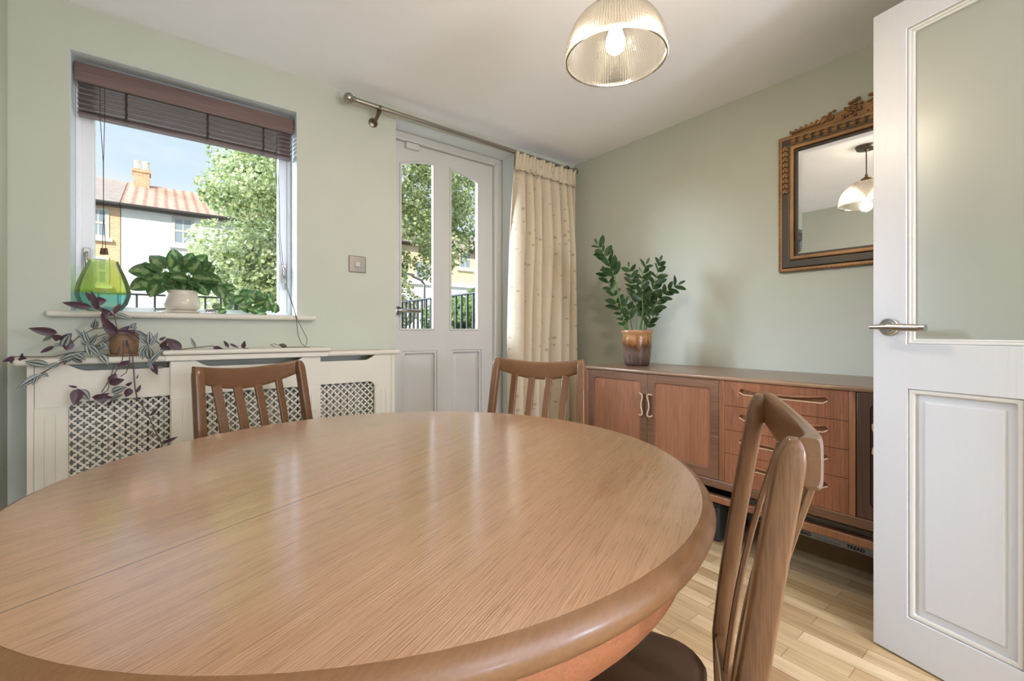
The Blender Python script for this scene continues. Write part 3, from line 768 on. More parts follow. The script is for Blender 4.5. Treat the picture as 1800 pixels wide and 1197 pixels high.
for k in range(4):
    a = R(45 + 90 * k); c_, s_ = math.cos(a), math.sin(a)
    rr = []
    for z, r0, w_ in ((0, .34, .018), (.3, .30, .024), (.62, .24, .034), (TZ - .018, .22, .036)):
        rr.append([(c_ * (r0 + u_ * w_) - s_ * v_ * w_ * .6, s_ * (r0 + u_ * w_) + c_ * v_ * w_ * .6, z) for u_, v_ in ((-1, -1), (1, -1), (1, 1), (-1, 1))])
    MB().loft(rr).build('leg', M['tapron'], tb, local=True, bevel=.008)
MB().box(-.26, .26, -.02, .02, .58, TZ - .017).box(-.02, .02, -.26, .26, .58, TZ - .017).build('underframe', M['tapron'], tb, local=True)

# ================================================================== chairs
def chair(name, loc, ang, label):
    """local: +y points to the table, back at -y"""
    t = thing(name, label, 'chair', (loc[0], loc[1], 0), ang, 'slat back teak chairs around the round table')
    H = .8775
    # rear stiles (leg and upright in one), leaning back
    def path(z):      # y of the back plane at height z
        if z < .42: return -.185 - .03 * (1 - z / .42) ** 1.5
        return -.185 - .064 * ((z - .42) / .46) ** 1.2
    for sx in (-1, 1):
        rr = []
        for z in (0, .15, .30, .42, .52, .64, .76, .845, .856, .865, .871, .875, H):
            xx = sx * (.206 - .020 * max(0, z - .42) / .46)
            k = 1 if z < .845 else max(.35, max(0, 1 - ((z - .845) / .034) ** 2) ** .5)
            w_ = (.0148 if z > .35 else .0135) ; d_2 = (.0145 if z > .3 else .015) * (1.0 if z < .84 else k)
            w_ *= max(.5, k ** .6)
            yc_ = path(z)
            ring_ = []
            for j in range(16):
                a = 2 * math.pi * j / 16; ca, sa = math.cos(a), math.sin(a)
                ring_.append((xx + w_ * abs(ca) ** .3 * (1 if ca > 0 else -1), yc_ + d_2 * abs(sa) ** .34 * (1 if sa > 0 else -1), z))
            rr.append(ring_)
        MB().loft(rr).build('back_post', M['chair'], t, local=True, smooth=60)
    # curved top rail: bowed backwards, dished on its upper edge
    def rail(z0, th, hh, bow, dip, name, x1=.186, thick=.011, back=.0, hm=0):
        rr = []; n = 24
        for i in range(n + 1):
            q = -1 + 2 * i / n; x = x1 * q; c = 1 - q * q
            z = z0 - dip * c ** 1.2; h = hh + hm * c
            y = path(z0) - back - bow * c
            r_ = []
            for j in range(20):
                a = 2 * math.pi * j / 20; ca, sa = math.cos(a), math.sin(a)
                r_.append((x, y + thick * abs(ca) ** .42 * (1 if ca > 0 else -1), z - h / 2 + (h / 2) * abs(sa) ** .42 * (1 if sa > 0 else -1)))
            rr.append(r_)
        return MB().loft(rr).build(name, M['chairx'], t, local=True, smooth=60)
    rail(.880, .02, .050, .026, .017, 'top_rail', x1=.1905, thick=.0110, back=.0115, hm=.024)
    rail(.425, .02, .030, .012, .0, 'lower_rail', x1=.196, thick=.011)
    for k in range(4):
        q = (-1 + 2 * (k + 1) / 5)
        ts = []
        xt, xb = q * .190, q * .178
        c = 1 - q * q
        top = Vector((xt, path(.85) - .012 - .026 * c, .834 - .034 * c)); bot = Vector((xb, path(.42) - .012 * c, .412))
        tw = -.35 * q
        rr = []
        for i in range(9):
            f = i / 8; p = bot.lerp(top, f); p.y += .012 * math.sin(math.pi * f)
            a = tw * (1 - .3 * f); w_ = .0145; th = .0048
            rr.append([(p.x + w_ * cx * math.cos(a) - th * cy * math.sin(a), p.y + w_ * cx * math.sin(a) + th * cy * math.cos(a), p.z) for cx, cy in ((-1, -1), (1, -1), (1, 1), (-1, 1))])
        MB().loft(rr).build('back_slat', M['chair'], t, local=True, bevel=.002)
    # seat: frame and padded top
    def seatring(z, k, hw0=.168, hw1=.215, y0=-.160, y1=.225):
        out = []
        pts = rounded(-1, 1, -1, 1, .32, 6)
        for a, b in pts:
            f = (b + 1) / 2
            hw = hw0 + (hw1 - hw0) * f
            out.append((a * (hw - k), (y0 + k) + (y1 - y0 - 2 * k) * f, z))
        return out
    MB().loft([seatring(.335, .012), seatring(.375, .010)]).build('seat_frame', M['chairx'], t, local=True, bevel=.003)
    MB().loft([seatring(.375, .010), seatring(.382, .0), seatring(.396, -.003), seatring(.408, .004), seatring(.416, .022), seatring(.420, .06), seatring(.421, .12)]).build('seat', M['vinyl'], t, local=True, smooth=80, label='brown vinyl pad')
    for sx in (-1, 1):
        MB().loft([[(sx * .19 + a * w_, .19 + b * w_, z) for a, b in ((-1, -1), (1, -1), (1, 1), (-1, 1))] for z, w_ in ((0, .013), (.22, .016), (.35, .019))]).build('front_leg', M['chair'], t, local=True, bevel=.005)
        MB().box(sx * .19 - .008, sx * .19 + .008, -.19, .18, .20, .225).build('stretcher', M['chair'], t, local=True, bevel=.003)
    return t
def place(p_left, p_right, label, name='dining_chair', dy=0):
    """p_left/p_right: top outer corners seen from the table; chair faces the table"""
    a, b = Vector(p_left), Vector(p_right); mid = (a + b) / 2; ex = (b - a).normalized()
    fwd = Vector((-ex.y, ex.x))
    if (TC - mid).dot(fwd) < 0: fwd = -fwd
    ang = math.atan2(fwd.y, fwd.x) - math.pi / 2
    org = mid + fwd * .252
    return chair(name, org, ang, label)
place((.066, 1.72), (.447, 1.907), 'teak slat back chair standing in front of the radiator cover')
place((1.142, 1.573), (1.32, 1.228), 'teak slat back chair standing in front of the curtain')
place((.845, .357), (.522, .186), 'nearest teak slat back chair, its brown seat pushed under the table edge')

# ================================================================== curtain and rod
rod = thing('curtain_rod', 'brushed metal curtain pole with ball ends above the garden door', 'curtain rod', (1.55, 2.278, 2.155))
yr = 2.278
ra, rb = Vector((.775, yr, 2.163)), Vector((2.325, yr, 2.152))
MB().tube([ra, rb], .0125, 20).build('pole', M['steel'], rod)
for p in (ra, rb):
    s = -1 if p is ra else 1
    f_ = MB().lathe([(.0001, 0), (.015, 0), (.016, .006), (.013, .012), (.0001, .012)], p, 24, ax=(s, 0, 0))
    f_.lathe([(.0001, -.0245)] + [(.0245 * math.cos(R(a)), .0245 * math.sin(R(a))) for a in range(-75, 90, 15)] + [(.0001, .0245)], p + Vector((s * .033, 0, 0)), 28)
    f_.build('finial', M['steel'], rod)
for x in (.90, 2.28):
    b_ = MB().lathe([(.0001, 0), (.024, 0), (.024, .006), (.012, .012), (.0001, .012)], (x, WY - .0005, 2.115), 24, ax=(0, -1, 0))
    b_.tube([(x, WY - .008, 2.115), (x, WY - .05, 2.118), (x, yr + .01, 2.135), (x, yr, 2.146)], [.010, .009, .011, .013], 14)
    b_.lathe([(.0145, -.006), (.0165, -.006), (.0165, .006), (.0145, .006), (.0145, -.006)], (x, yr, 2.1575), 24, ax=(1, 0, 0))
    b_.build('bracket', M['darkmetal'], rod)
def cloth(n_u, z_rows, fn):
    vs, uv, fs = [], [], []
    for j, z in enumerate(z_rows):
        for i in range(n_u + 1):
            u = i / n_u; vs.append(fn(u, z)); uv.append((u * 1.0 + .0001, z / 2.2))
    for j in range(len(z_rows) - 1):
        for i in range(n_u):
            a = j * (n_u + 1) + i; fs.append((a, a + 1, a + n_u + 2, a + n_u + 1))
    m_ = MB(); m_.add(vs, fs, uv); return m_
ct = thing('curtain', 'cream leaf patterned curtain drawn back into the corner beside the garden door', 'curtain', (2.07, 2.27, 0))
def cfold(u, z):
    x = 1.785 + .565 * u + .012 * math.sin(u * 9 + 1) + (.012 * (1 - z / 2.1)) * (1 if u > .5 else -.3)
    d = min(1, (2.04 - z) / .5)
    amp = .012 + .044 * max(0, d) ** .6
    ph = 2 * math.pi * (7.6 * u + .22 * math.sin(4.2 * u + 1.3 * z) + .10 * math.sin(2.2 * z))
    s1 = math.sin(ph); s1 = math.copysign(abs(s1) ** (.55 if s1 > 0 else 1.3), s1)
    y = 2.272 + amp * s1 + .006 * math.sin(23 * u + 3 * z) * d
    x += amp * .45 * math.cos(ph) * .6
    if u < .1: y += .012
    return (x, y, z)
zr = [.012 + (2.045 - .012) * i / 46 for i in range(47)]
body = cloth(190, zr, cfold).build('curtain_cloth', M['curtain'], ct, solid=.002, smooth=180)
def chead(u, z):
    x, y, _ = cfold(u, 2.04)
    t = (z - 2.04) / .100
    ph = 2 * math.pi * (19 * u + .35 * math.sin(13 * u))
    amp = .003 + .013 * max(0, (t - .15)) ** 1.2 + (.006 if t < .1 else 0)
    pinch = math.exp(-((t - .55) / .25) ** 2)
    return (x + .005 * math.cos(ph) * t, 2.258 + (y - 2.272) * (1 - t) * .6 + amp * math.sin(ph) * (1 - .4 * pinch), z + (.009 * math.sin(ph * .37 + 1) * max(0, t - .5) * 2) + .010 - .012 * u)
cloth(420, [2.03 + .108 * i / 12 for i in range(13)], chead).build('curtain_heading', M['curtain'], ct, solid=.002, smooth=180, label='gathered pencil pleat heading')

# ================================================================== blind
bl = thing('venetian_blind', 'dark stained wooden slatted blind pulled up at the top of the window', 'blind', (.12, 2.42, 2.0))
bx0, bx1 = -.264, .517
MB().box(bx0, bx1, 2.400, 2.412, 1.960, 2.036).build('valance', M['blind'], bl, bevel=.004, seg=2)
MB().box(bx0 + .004, bx1 - .004, 2.415, 2.46, 2.0, 2.04).build('headrail', M['blind'], bl)
zz = 1.972; k = 0
nsl = 6; pit = .0205
for i in range(nsl):
    z = 1.965 - i * pit
    MB().loft([[(x, 2.418 + .040 * a, z - .002 * a + dz) for a, dz in ((0, 0), (.5, .003), (1, 0), (1, -.0035), (.5, -.001), (0, -.004))] for x in (bx0 + .008, bx1 - .008)]).build('slat', M['blind'], bl, smooth=0)
MB().box(bx0 + .008, bx1 - .008, 2.418, 2.464, 1.842, 1.851).build('bottom_rail', M['blind'], bl, bevel=.003)
for u in (222, 365, 463):
    p = onY(u, 200, 2.416)
    ld = MB()
    for i in range(nsl):
        z = 1.965 - i * pit; ld.tube([(p.x, 2.417, z), (p.x + .006 * (-1) ** i, 2.412, z - .004), (p.x, 2.417, z - pit)], .0011, 6)
    ld.box(p.x - .004, p.x + .004, 2.4165, 2.418, 1.850, 1.970); ld.build('ladder_tape', M['cord'], bl)
    MB().lathe([(.0001, 0), (.005, 0), (.005, .004), (.0001, .004)], (p.x, 2.44, 1.842), 12).build('cord_knob', M['toggle'], bl)
for q in (0, 1):
    p0 = onY(176 + 8 * q, 205, 2.412); p1 = onY(181.5 + .5 * q, 285, 2.41); p2 = onY(182, 380, 2.41); p3 = onY(180 + 6 * q, 436, 2.41)
    MB().tube([Vector((p0.x, 2.412, 1.97)), p0, p1, p2, p3], .0011, 6).build('pull_cord', M['cord'], bl)
    MB().lathe([(.0001, -.026), (.0075, -.026), (.0082, -.022), (.0052, -.001), (.003, 0), (.0001, 0)], p3, 16).build('toggle', M['toggle'], bl)
# looped tilt cord on the right, falling to the cover
cd = [(485, 272, 2.41), (488, 350, 2.41), (489, 410, 2.41), (494, 460, 2.41), (503, 505, 2.40), (517, 545, 2.34), (521, 560, 2.312), (524, 590, 2.29), (530, 604, 2.29), (537, 609, 2.29)]
MB().tube([Vector((.443, 2.412, 1.97))] + [onY(*p) for p in cd] + [Vector((onY(537, 609, 2.29).x, 2.29, .9195))], .0012, 6).build('tilt_cord', M['cord'], bl)
cd = [(487, 272, 2.41), (491, 350, 2.41), (492, 410, 2.41), (497, 460, 2.41), (505, 505, 2.40), (518, 546, 2.34), (522, 560, 2.312), (532, 580, 2.29), (540, 596, 2.29), (538, 607, 2.29)]
MB().tube([Vector((.447, 2.412, 1.97))] + [onY(*p) for p in cd], .0012, 6).build('tilt_cord', M['cord'], bl)
zc_ = .9190
a_ = onZ(549, 610, .92)
lie = [(a_.x, 2.25, .9197), (a_.x - .03, 2.245, .9197), (a_.x - .07, 2.24, .9197), (a_.x - .10, 2.25, .9205), (a_.x - .125, 2.25, .930)]
MB().tube(lie, .0012, 6).build('cord_tail', M['cord'], bl)
MB().tube([(a_.x - .145, 2.25, .9205), (a_.x - .165, 2.255, .934), (a_.x - .145, 2.262, .9355), (a_.x - .12, 2.258, .925)], .001, 6).build('cord_tail', M['cord'], bl)
MB().lathe([(.0001, -.018), (.004, -.016), (.0088, -.008), (.009, 0), (.006, .008), (.003, .014), (.0001, .016)], (a_.x - .115, 2.25, .9285), 16, ax=(-.9, 0, .3)).build('cord_weight', M['stemp'], bl, label='small wooden cord weight')

# ================================================================== switch
sw = thing('light_switch', 'brushed metal light switch plate on the wall between window and garden door', 'light switch', (.815, WY, 1.346))
MB().box(.771, .860, WY - .006, WY - .0003, 1.303, 1.389).build('plate', M['plate'], sw, bevel=.003)
MB().box(.800, .832, WY - .008, WY - .006, 1.330, 1.362).build('rocker_frame', M['darkmetal'], sw)
MB().loft([[(.804, WY - .008, 1.333), (.828, WY - .008, 1.333), (.828, WY - .008, 1.359), (.804, WY - .008, 1.359)], [(.804, WY - .013, 1.333), (.828, WY - .013, 1.333), (.828, WY - .009, 1.359), (.804, WY - .009, 1.359)]]).build('rocker', M['chrome'], sw, bevel=.001)

# ================================================================== pendant lamp
PX, PY, PZ, PR = 1.124, .911, 1.844, .153
pn = thing('pendant_lamp', 'lit ribbed glass dome pendant lamp hanging from the ceiling', 'pendant lamp', (PX, PY, CZ))
MB().lathe([(.0001, CZ - .0003), (.058, CZ - .0003), (.060, CZ - .008), (.054, CZ - .022), (.012, CZ - .026), (.008, CZ - .036), (.0001, CZ - .036)], (PX, PY, 0), 36).build('ceiling_rose', M['darkmetal'], pn)
MB().tube([(PX, PY, CZ - .03), (PX, PY, 2.035)], .0032, 10).build('flex', M['cord'], pn)
MB().lathe([(.0001, 2.050), (.007, 2.048), (.010, 2.030), (.030, 2.018), (.036, 2.006), (.034, 2.0), (.022, 1.998), (.018, 1.965), (.0001, 1.963)], (PX, PY, 0), 32).build('lamp_holder', M['brass'], pn)
pr = []
for i in range(19):
    a = R(90 * i / 18); r = .030 + (PR - .030) * math.sin(a) ** .92; z = PZ + .012 + (1.998 - PZ - .012) * math.cos(a) ** 1.05
    pr.append((r, z))
pr += [(PR + .002, PZ + .006), (PR + .004, PZ), (PR + .002, PZ - .003), (PR - .002, PZ - .002)]
def ribbed(prof, c, n, rib):
    m_ = MB(); vs = []
    k = len(prof)
    for i, (r, z) in enumerate(prof):
        for j in range(n):
            w_ = 2 * math.pi * j / n; amp = rib if i < k - 4 else 0
            rr = r + amp * (1 if j % 2 else -1) * min(1, r / .08)
            vs.append((c[0] + rr * math.cos(w_), c[1] + rr * math.sin(w_), z))
    fs = [(i * n + j, i * n + (j + 1) % n, (i + 1) * n + (j + 1) % n, (i + 1) * n + j) for i in range(k - 1) for j in range(n)]
    return m_.add(vs, fs)
ribbed(pr, (PX, PY), 240, .0018).build('glass_shade', M['ribbed'], pn, smooth=0, solid=.0018)
MB().lathe([(.0001, 1.9630), (.013, 1.962), (.014, 1.945), (.022, 1.928), (.029, 1.905), (.030, 1.892), (.026, 1.876), (.016, 1.866), (.0001, 1.862)], (PX, PY, 0), 28).build('bulb', M['bulb'], pn)
l = bpy.data.lights.new('pendant_bulb_light', 'POINT'); l.energy = 10; l.color = (1, .84, .66); l.shadow_soft_size = .034
lo = bpy.data.objects.new('pendant_bulb_light', l); col.objects.link(lo); lo.location = (PX, PY, 1.835)

# ================================================================== mirror
mr = thing('wall_mirror', 'carved gilt framed mirror hanging on the right wall above the sideboard', 'mirror', (WX, .60, 1.62))
my0, my1, mz0, mz1 = .25, .946, 1.283, 1.948
xf = WX - .0005
M['gilt'] = plain('worn_gilt_wood', (150, 112, 72), .42, .35, bumpy=.5, bscale=120, vary=.35)
M['giltd'] = plain('dark_bronze_wood', (74, 66, 56), .4, .3, bumpy=.2, bscale=90, vary=.2)
def frm(k0, k1, x0, x1, mat, name, **kw):
    f = lambda a, b, d: (xf - x1 + d, a, b)
    return MB().plate([(my0 + k0, mz0 + k0), (my1 - k0, mz0 + k0), (my1 - k0, mz1 - k0), (my0 + k0, mz1 - k0)], [[(my0 + k1, mz0 + k1), (my1 - k1, mz0 + k1), (my1 - k1, mz1 - k1), (my0 + k1, mz1 - k1)]], f, x1 - x0).build(name, M[mat], mr, **kw)
frm(0, .018, 0, .020, 'gilt', 'outer_moulding', bevel=.005, seg=3)
frm(.018, .055, 0, .026, 'giltd', 'frame', bevel=.006, seg=3)
frm(.055, .074, 0, .034, 'gilt', 'inner_moulding', bevel=.006, seg=3)
frm(.074, .084, 0, .020, 'giltd', 'inner_fillet', bevel=.002)
bd = MB()
k = 0
zz = mz0 + .008
while zz < mz1 - .005:
    bd.box(xf - .024, xf - .018, my1 - .009, my1 - .003, zz, zz + .008); zz += .014
yy = my0 + .01
while yy < my1 - .01:
    bd.box(xf - .024, xf - .018, yy, yy + .008, mz0 + .003, mz0 + .009); yy += .014
bd.build('beading', M['gilt'], mr, bevel=.001, seg=1)
# leaf drop on the upper stile
lf = MB()
zz = mz1 - .055
for i in range(9):
    z0 = zz - i * .026; ycn = my1 - .0365
    for s in (-1, 1): lf.leaf((xf - .029, ycn, z0 + .004), (xf - .032, ycn + s * .011, z0 - .022), .014, (-1, 0, 0), 'oval', .5, .1, 4)
    lf.lathe([(.0001, -.004), (.0045, 0), (.0001, .005)], (xf - .032, ycn, z0), 8, ax=(-1, 0, 0))
lf.build('leaf_drop', M['gilt'], mr, solid=.003)
# leaf band along the head
lf = MB()
for i in range(16):
    y_ = my1 - .07 - i * .034
    lf.lathe([(.0001, -.015), (.006, -.010), (.0085, 0), (.006, .010), (.0001, .015)], (xf - .028, y_, mz1 - .036), 10, ax=(0, 1, .12))
    for s in (-1, 1): lf.leaf((xf - .026, y_ + .014, mz1 - .036), (xf - .030, y_ - .012, mz1 - .036 + s * .013), .014, (-1, 0, 0), 'oval', .4, .1, 4)
lf.build('leaf_band', M['gilt'], mr, solid=.003)
# crest: scrolls, leaves and fruit
cr = MB(); ym = (my0 + my1) / 2
def crest_z(y):
    q = abs(y - ym) / .285
    return mz1 + .012 + .052 * max(0, 1 - q) ** .7
pts = [(a * .285 + ym, mz1 - .004) for a in (-1, 1)] + [(ym + .285 * (1 - i / 10), crest_z(ym + .285 * (1 - i / 10))) for i in range(21)]
cr.plate(pts, [], lambda a, b, d: (xf - .022 + d, a, b), .020)
for s in (-1, 1):
    for (a, b, r0) in ((.13, .036, .020), (.045, .052, .018)):
        sp = []
        for i in range(26):
            th = i / 25 * 3.6 * math.pi; r = r0 * (1 - i / 30)
            sp.append((xf - .026 - .004 * i / 25, ym + s * (a + r * math.cos(th)), mz1 + b - .008 + r * math.sin(th)))
        cr.tube(sp, [.0055 - .0025 * i / 25 for i in range(26)], 8)
    for i in range(7):
        y_ = ym + s * (.285 - i * .022)
        cr.leaf((xf - .022, y_ + s * .012, mz1 + .004), (xf - .034, y_ - s * .022, mz1 + .014 + i * .0045), .018, (-1, 0, .3), 'oval', .5, .3, 5)
        cr.leaf((xf - .022, y_, mz1 + .002 + i * .003), (xf - .030, y_ + s * .006, mz1 + .026 + i * .004), .014, (-1, 0, 0), 'oval', .5, .3, 5)
    for (a, b, r_) in ((.150, .050, .0085), (.128, .060, .0085), (.112, .066, .008), (.05, .082, .010), (.036, .088, .010), (.022, .094, .010)):
        cr.lathe([(.0001, -r_)] + [(r_ * math.cos(R(q)), r_ * math.sin(R(q))) for q in range(-60, 90, 30)] + [(.0001, r_)], (xf - .020, ym + s * a, mz1 + b), 12)
for i in range(34):
    a = rnd.uniform(-.10, .10); b = rnd.uniform(.0, 1) * (crest_z(ym + a) - mz1 + .006); r_ = rnd.uniform(.005, .009)
    cr.lathe([(.0001, -r_)] + [(r_ * math.cos(R(q)), r_ * math.sin(R(q))) for q in range(-60, 90, 30)] + [(.0001, r_)], (xf - .026, ym + a, mz1 + b), 10)
cr.v = [(x, y, mz1 + (z - mz1) * (.74 if z > mz1 else 1)) for x, y, z in cr.v]
cr.build('crest', M['gilt'], mr, smooth=50, label='carved crest of scrolls, leaves and fruit')
MB().box(xf - .012, xf - .008, my0 + .080, my1 - .080, mz0 + .080, mz1 - .080).build('mirror_glass', M['mirror'], mr, smooth=0)
f = lambda a, b, d: (xf - .0135 + d, a, b)
bev = MB(); k0, k1 = .084, .104
r0 = [(xf - .0122, my0 + k0, mz0 + k0), (xf - .0122, my1 - k0, mz0 + k0), (xf - .0122, my1 - k0, mz1 - k0), (xf - .0122, my0 + k0, mz1 - k0)]
r1 = [(xf - .0142, my0 + k1, mz0 + k1), (xf - .0142, my1 - k1, mz0 + k1), (xf - .0142, my1 - k1, mz1 - k1), (xf - .0142, my0 + k1, mz1 - k1)]
bev.loft([r0, r1]); bev.build('bevelled_mirror', M['mirror'], mr, smooth=0)
# ================================================================== things on the sill
# green and blue glass vase
m = NT('green_blue_glass'); t = m.n('ShaderNodeTexCoord'); sp = m.n('ShaderNodeSeparateXYZ'); m.l(t.outputs['Object'], sp.inputs[0])
c = m.ramp(m.math('MULTIPLY', sp.outputs['Z'], 5.0), [(.0, (.84, .88, .96)), (.16, (.50, .84, .88)), (.33, (.42, .80, .84)), (.37, (.62, .72, .26)), (.43, (.84, .93, .42)), (1, (.90, .97, .58))])
tt = m.n('ShaderNodeBsdfTransparent'); m.l(c, tt.inputs[0]); gg = m.n('ShaderNodeBsdfGlossy'); gg.inputs['Roughness'].default_value = .03
tl = m.n('ShaderNodeBsdfTranslucent'); m.l(c, tl.inputs[0]); x0_ = m.n('ShaderNodeMixShader'); x0_.inputs[0].default_value = .42; m.l(tt.outputs[0], x0_.inputs[1]); m.l(tl.outputs[0], x0_.inputs[2])
ff = m.n('ShaderNodeFresnel'); ff.inputs[0].default_value = 1.22; x_ = m.n('ShaderNodeMixShader'); m.l(ff.outputs[0], x_.inputs[0]); m.l(x0_.outputs[0], x_.inputs[1]); m.l(gg.outputs[0], x_.inputs[2]); m.l(x_.outputs[0], m.out.inputs[0])
M['vase'] = m.m
vx = onY(182, 500, 2.405)
va = thing('glass_vase', 'large rounded glass vase, lime green above and blue below, on the window sill', 'vase', (vx.x, 2.405, 1.0705))
vp = [(.0001, .0), (.040, .0), (.056, .006), (.074, .030), (.083, .062), (.0835, .080), (.078, .110), (.066, .145), (.053, .178), (.046, .196), (.045, .203)]
MB().lathe(vp, (0, 0, 0), 48).build('vase_body', M['vase'], va, local=True, smooth=60)

# variegated trailing plant in a glazed bowl
ph = thing('trailing_philodendron', 'variegated heart leaved trailing plant in a cream glazed pot on the window sill', 'potted plant', (.073, 2.41, 1.0705))
MB().lathe([(.0001, 0), (.058, 0), (.064, .006), (.064, .009), (.05, .008), (.0001, .008)], (0, 0, 0), 40).build('saucer', M['glaze_cream'], ph, local=True, smooth=60)
MB().lathe([(.0001, .009), (.044, .009), (.056, .016), (.065, .034), (.064, .050), (.056, .078), (.052, .090), (.054, .096), (.050, .098), (.047, .092), (.052, .076), (.0001, .076)], (0, 0, 0), 44).build('pot', M['glaze_cream'], ph, local=True, smooth=60)
MB().lathe([(.0001, .086), (.048, .084)], (0, 0, 0), 24).build('soil', M['soil'], ph, local=True)
lv = MB(); stm = MB()
rr = random.Random(21)
base = Vector((.073, 2.41, 1.15))
def hleaf(u, v, y, ang, size, tilt=0.0):
    """leaf attached at pixel (u, v) in the plane y, pointing at ang degrees (0 right, 90 up in the picture)"""
    p = onY(u, v, y); L = size
    d = Vector((math.cos(R(ang)), 0, math.sin(R(ang)))) * L
    d.y = -.35 * L + tilt * L
    lv.leaf(p, p + d, L * 1.12, (rr.uniform(-.35, .35), -1, .35 + rr.uniform(-.2, .4)), 'heart', .18, .12, 8)
    return p
cl_ = [(262, 478, 170), (270, 490, 200), (286, 472, 140), (300, 468, 110), (296, 480, 250), (276, 500, 215), (258, 497, 180), (283, 500, 260), (318, 474, 80), (310, 482, 230), (326, 484, 250), (334, 478, 60), (342, 486, 20), (348, 478, 40), (320, 492, 270), (336, 494, 280), (356, 488, 330), (300, 492, 265), (310, 466, 95), (290, 466, 120), (350, 496, 300), (364, 494, 320), (270, 474, 160), (330, 470, 75), (344, 470, 35), (306, 498, 240), (324, 500, 290), (286, 486, 185), (352, 484, 10), (338, 488, 345), (314, 476, 150), (328, 490, 200)]
for (u, v, a) in cl_:
    yy = 2.41 + rr.uniform(-.055, .03)
    p = hleaf(u, v, yy, a + rr.uniform(-35, 35), rr.uniform(.052, .070))
    stm.tube([base, base.lerp(p, .5) + Vector((0, 0, .015)), p], .0016, 5)
tr_ = [(366, 490, -30, .06), (376, 498, -55, .062), (384, 504, -70, .058), (392, 508, 10, .05), (398, 516, -80, .05), (388, 540, 180, .034), (396, 546, 200, .03), (404, 526, -110, .045), (413, 530, 35, .046), (424, 520, 30, .05), (436, 530, 60, .062), (446, 514, -60, .06), (440, 542, 170, .05), (452, 548, 160, .045), (459, 536, 120, .05), (470, 545, 95, .044), (476, 530, 110, .04), (482, 548, 80, .042), (448, 535, 20, .05), (466, 550, 190, .042), (430, 545, 60, .04)]
pv = onY(352, 488, 2.40)
pp = [base, pv] + [onY(u, v, 2.375 - .01 * (i % 3)) for i, (u, v) in enumerate(((372, 494), (392, 512), (405, 528), (418, 536), (434, 538), (448, 540), (462, 543), (482, 546)))]
stm.tube(pp, .002, 6)
for (u, v, a, s) in tr_: hleaf(u, v, 2.375 + rr.uniform(-.02, .02), a, s, .1)
stm.build('stems', M['stem'], ph); lv.build('leaves', M['phil'], ph, smooth=60)

# ------------------------------------------------------------------ striped purple trailing plant on the cover
m = NT('brown_drip_glaze'); m.bsdf(rough=.22); v = m.coord(scale=(1, 1, .25)); n = m.noise(v, 60, 4, .6); t = m.n('ShaderNodeTexCoord'); sp = m.n('ShaderNodeSeparateXYZ'); m.l(t.outputs['Object'], sp.inputs[0])
f = m.math('ADD', m.math('MULTIPLY', sp.outputs['Z'], 4.2), m.math('MULTIPLY', n, .6))
m.l(m.ramp(f, [(.25, lin((66, 50, 42))), (.6, lin((112, 92, 82))), (.78, lin((84, 54, 36))), (.95, lin((164, 112, 62))), (1.0, lin((176, 132, 92)))]), m.b.inputs['Base Color']); M['drip'] = m.m
M['tanpot'] = plain('mottled_tan_ceramic', (138, 108, 80), .4, vary=.35)
td = thing('tradescantia', 'silver striped purple trailing plant in a small brown pot on the radiator cover', 'potted plant', (-.111, 2.28, .8985))
MB().lathe([(.0001, 0), (.052, 0), (.057, .004), (.057, .007), (.0001, .006)], (0, 0, 0), 32).build('saucer', M['tanpot'], td, local=True)
MB().lathe([(.0001, .007), (.038, .007), (.042, .014), (.045, .060), (.047, .088), (.049, .090), (.049, .096), (.045, .096), (.043, .084), (.0001, .082)], (0, 0, 0), 36).build('pot', M['tanpot'], td, local=True, smooth=50)
MB().lathe([(.0001, .090), (.043, .086)], (0, 0, 0), 24).build('soil', M['soil'], td, local=True)
ls, lp, ts = MB(), MB(), MB()
rr = random.Random(5)
def tleaf(b, t, w, k, y, dy=None):
    """b, t: base and tip in the photograph's frame; w: width in metres; k: 's' striped face up, 'p' purple underside"""
    dy = rr.uniform(-.035, .02) if dy is None else dy
    p, q = onY(*b, y), onY(*t, y + dy)
    (ls if k == 's' else lp).leaf(p, q, w, (rr.uniform(-.4, .4), -1, .4 if k == 's' else -.2), 'lance', .3, .18, 8)
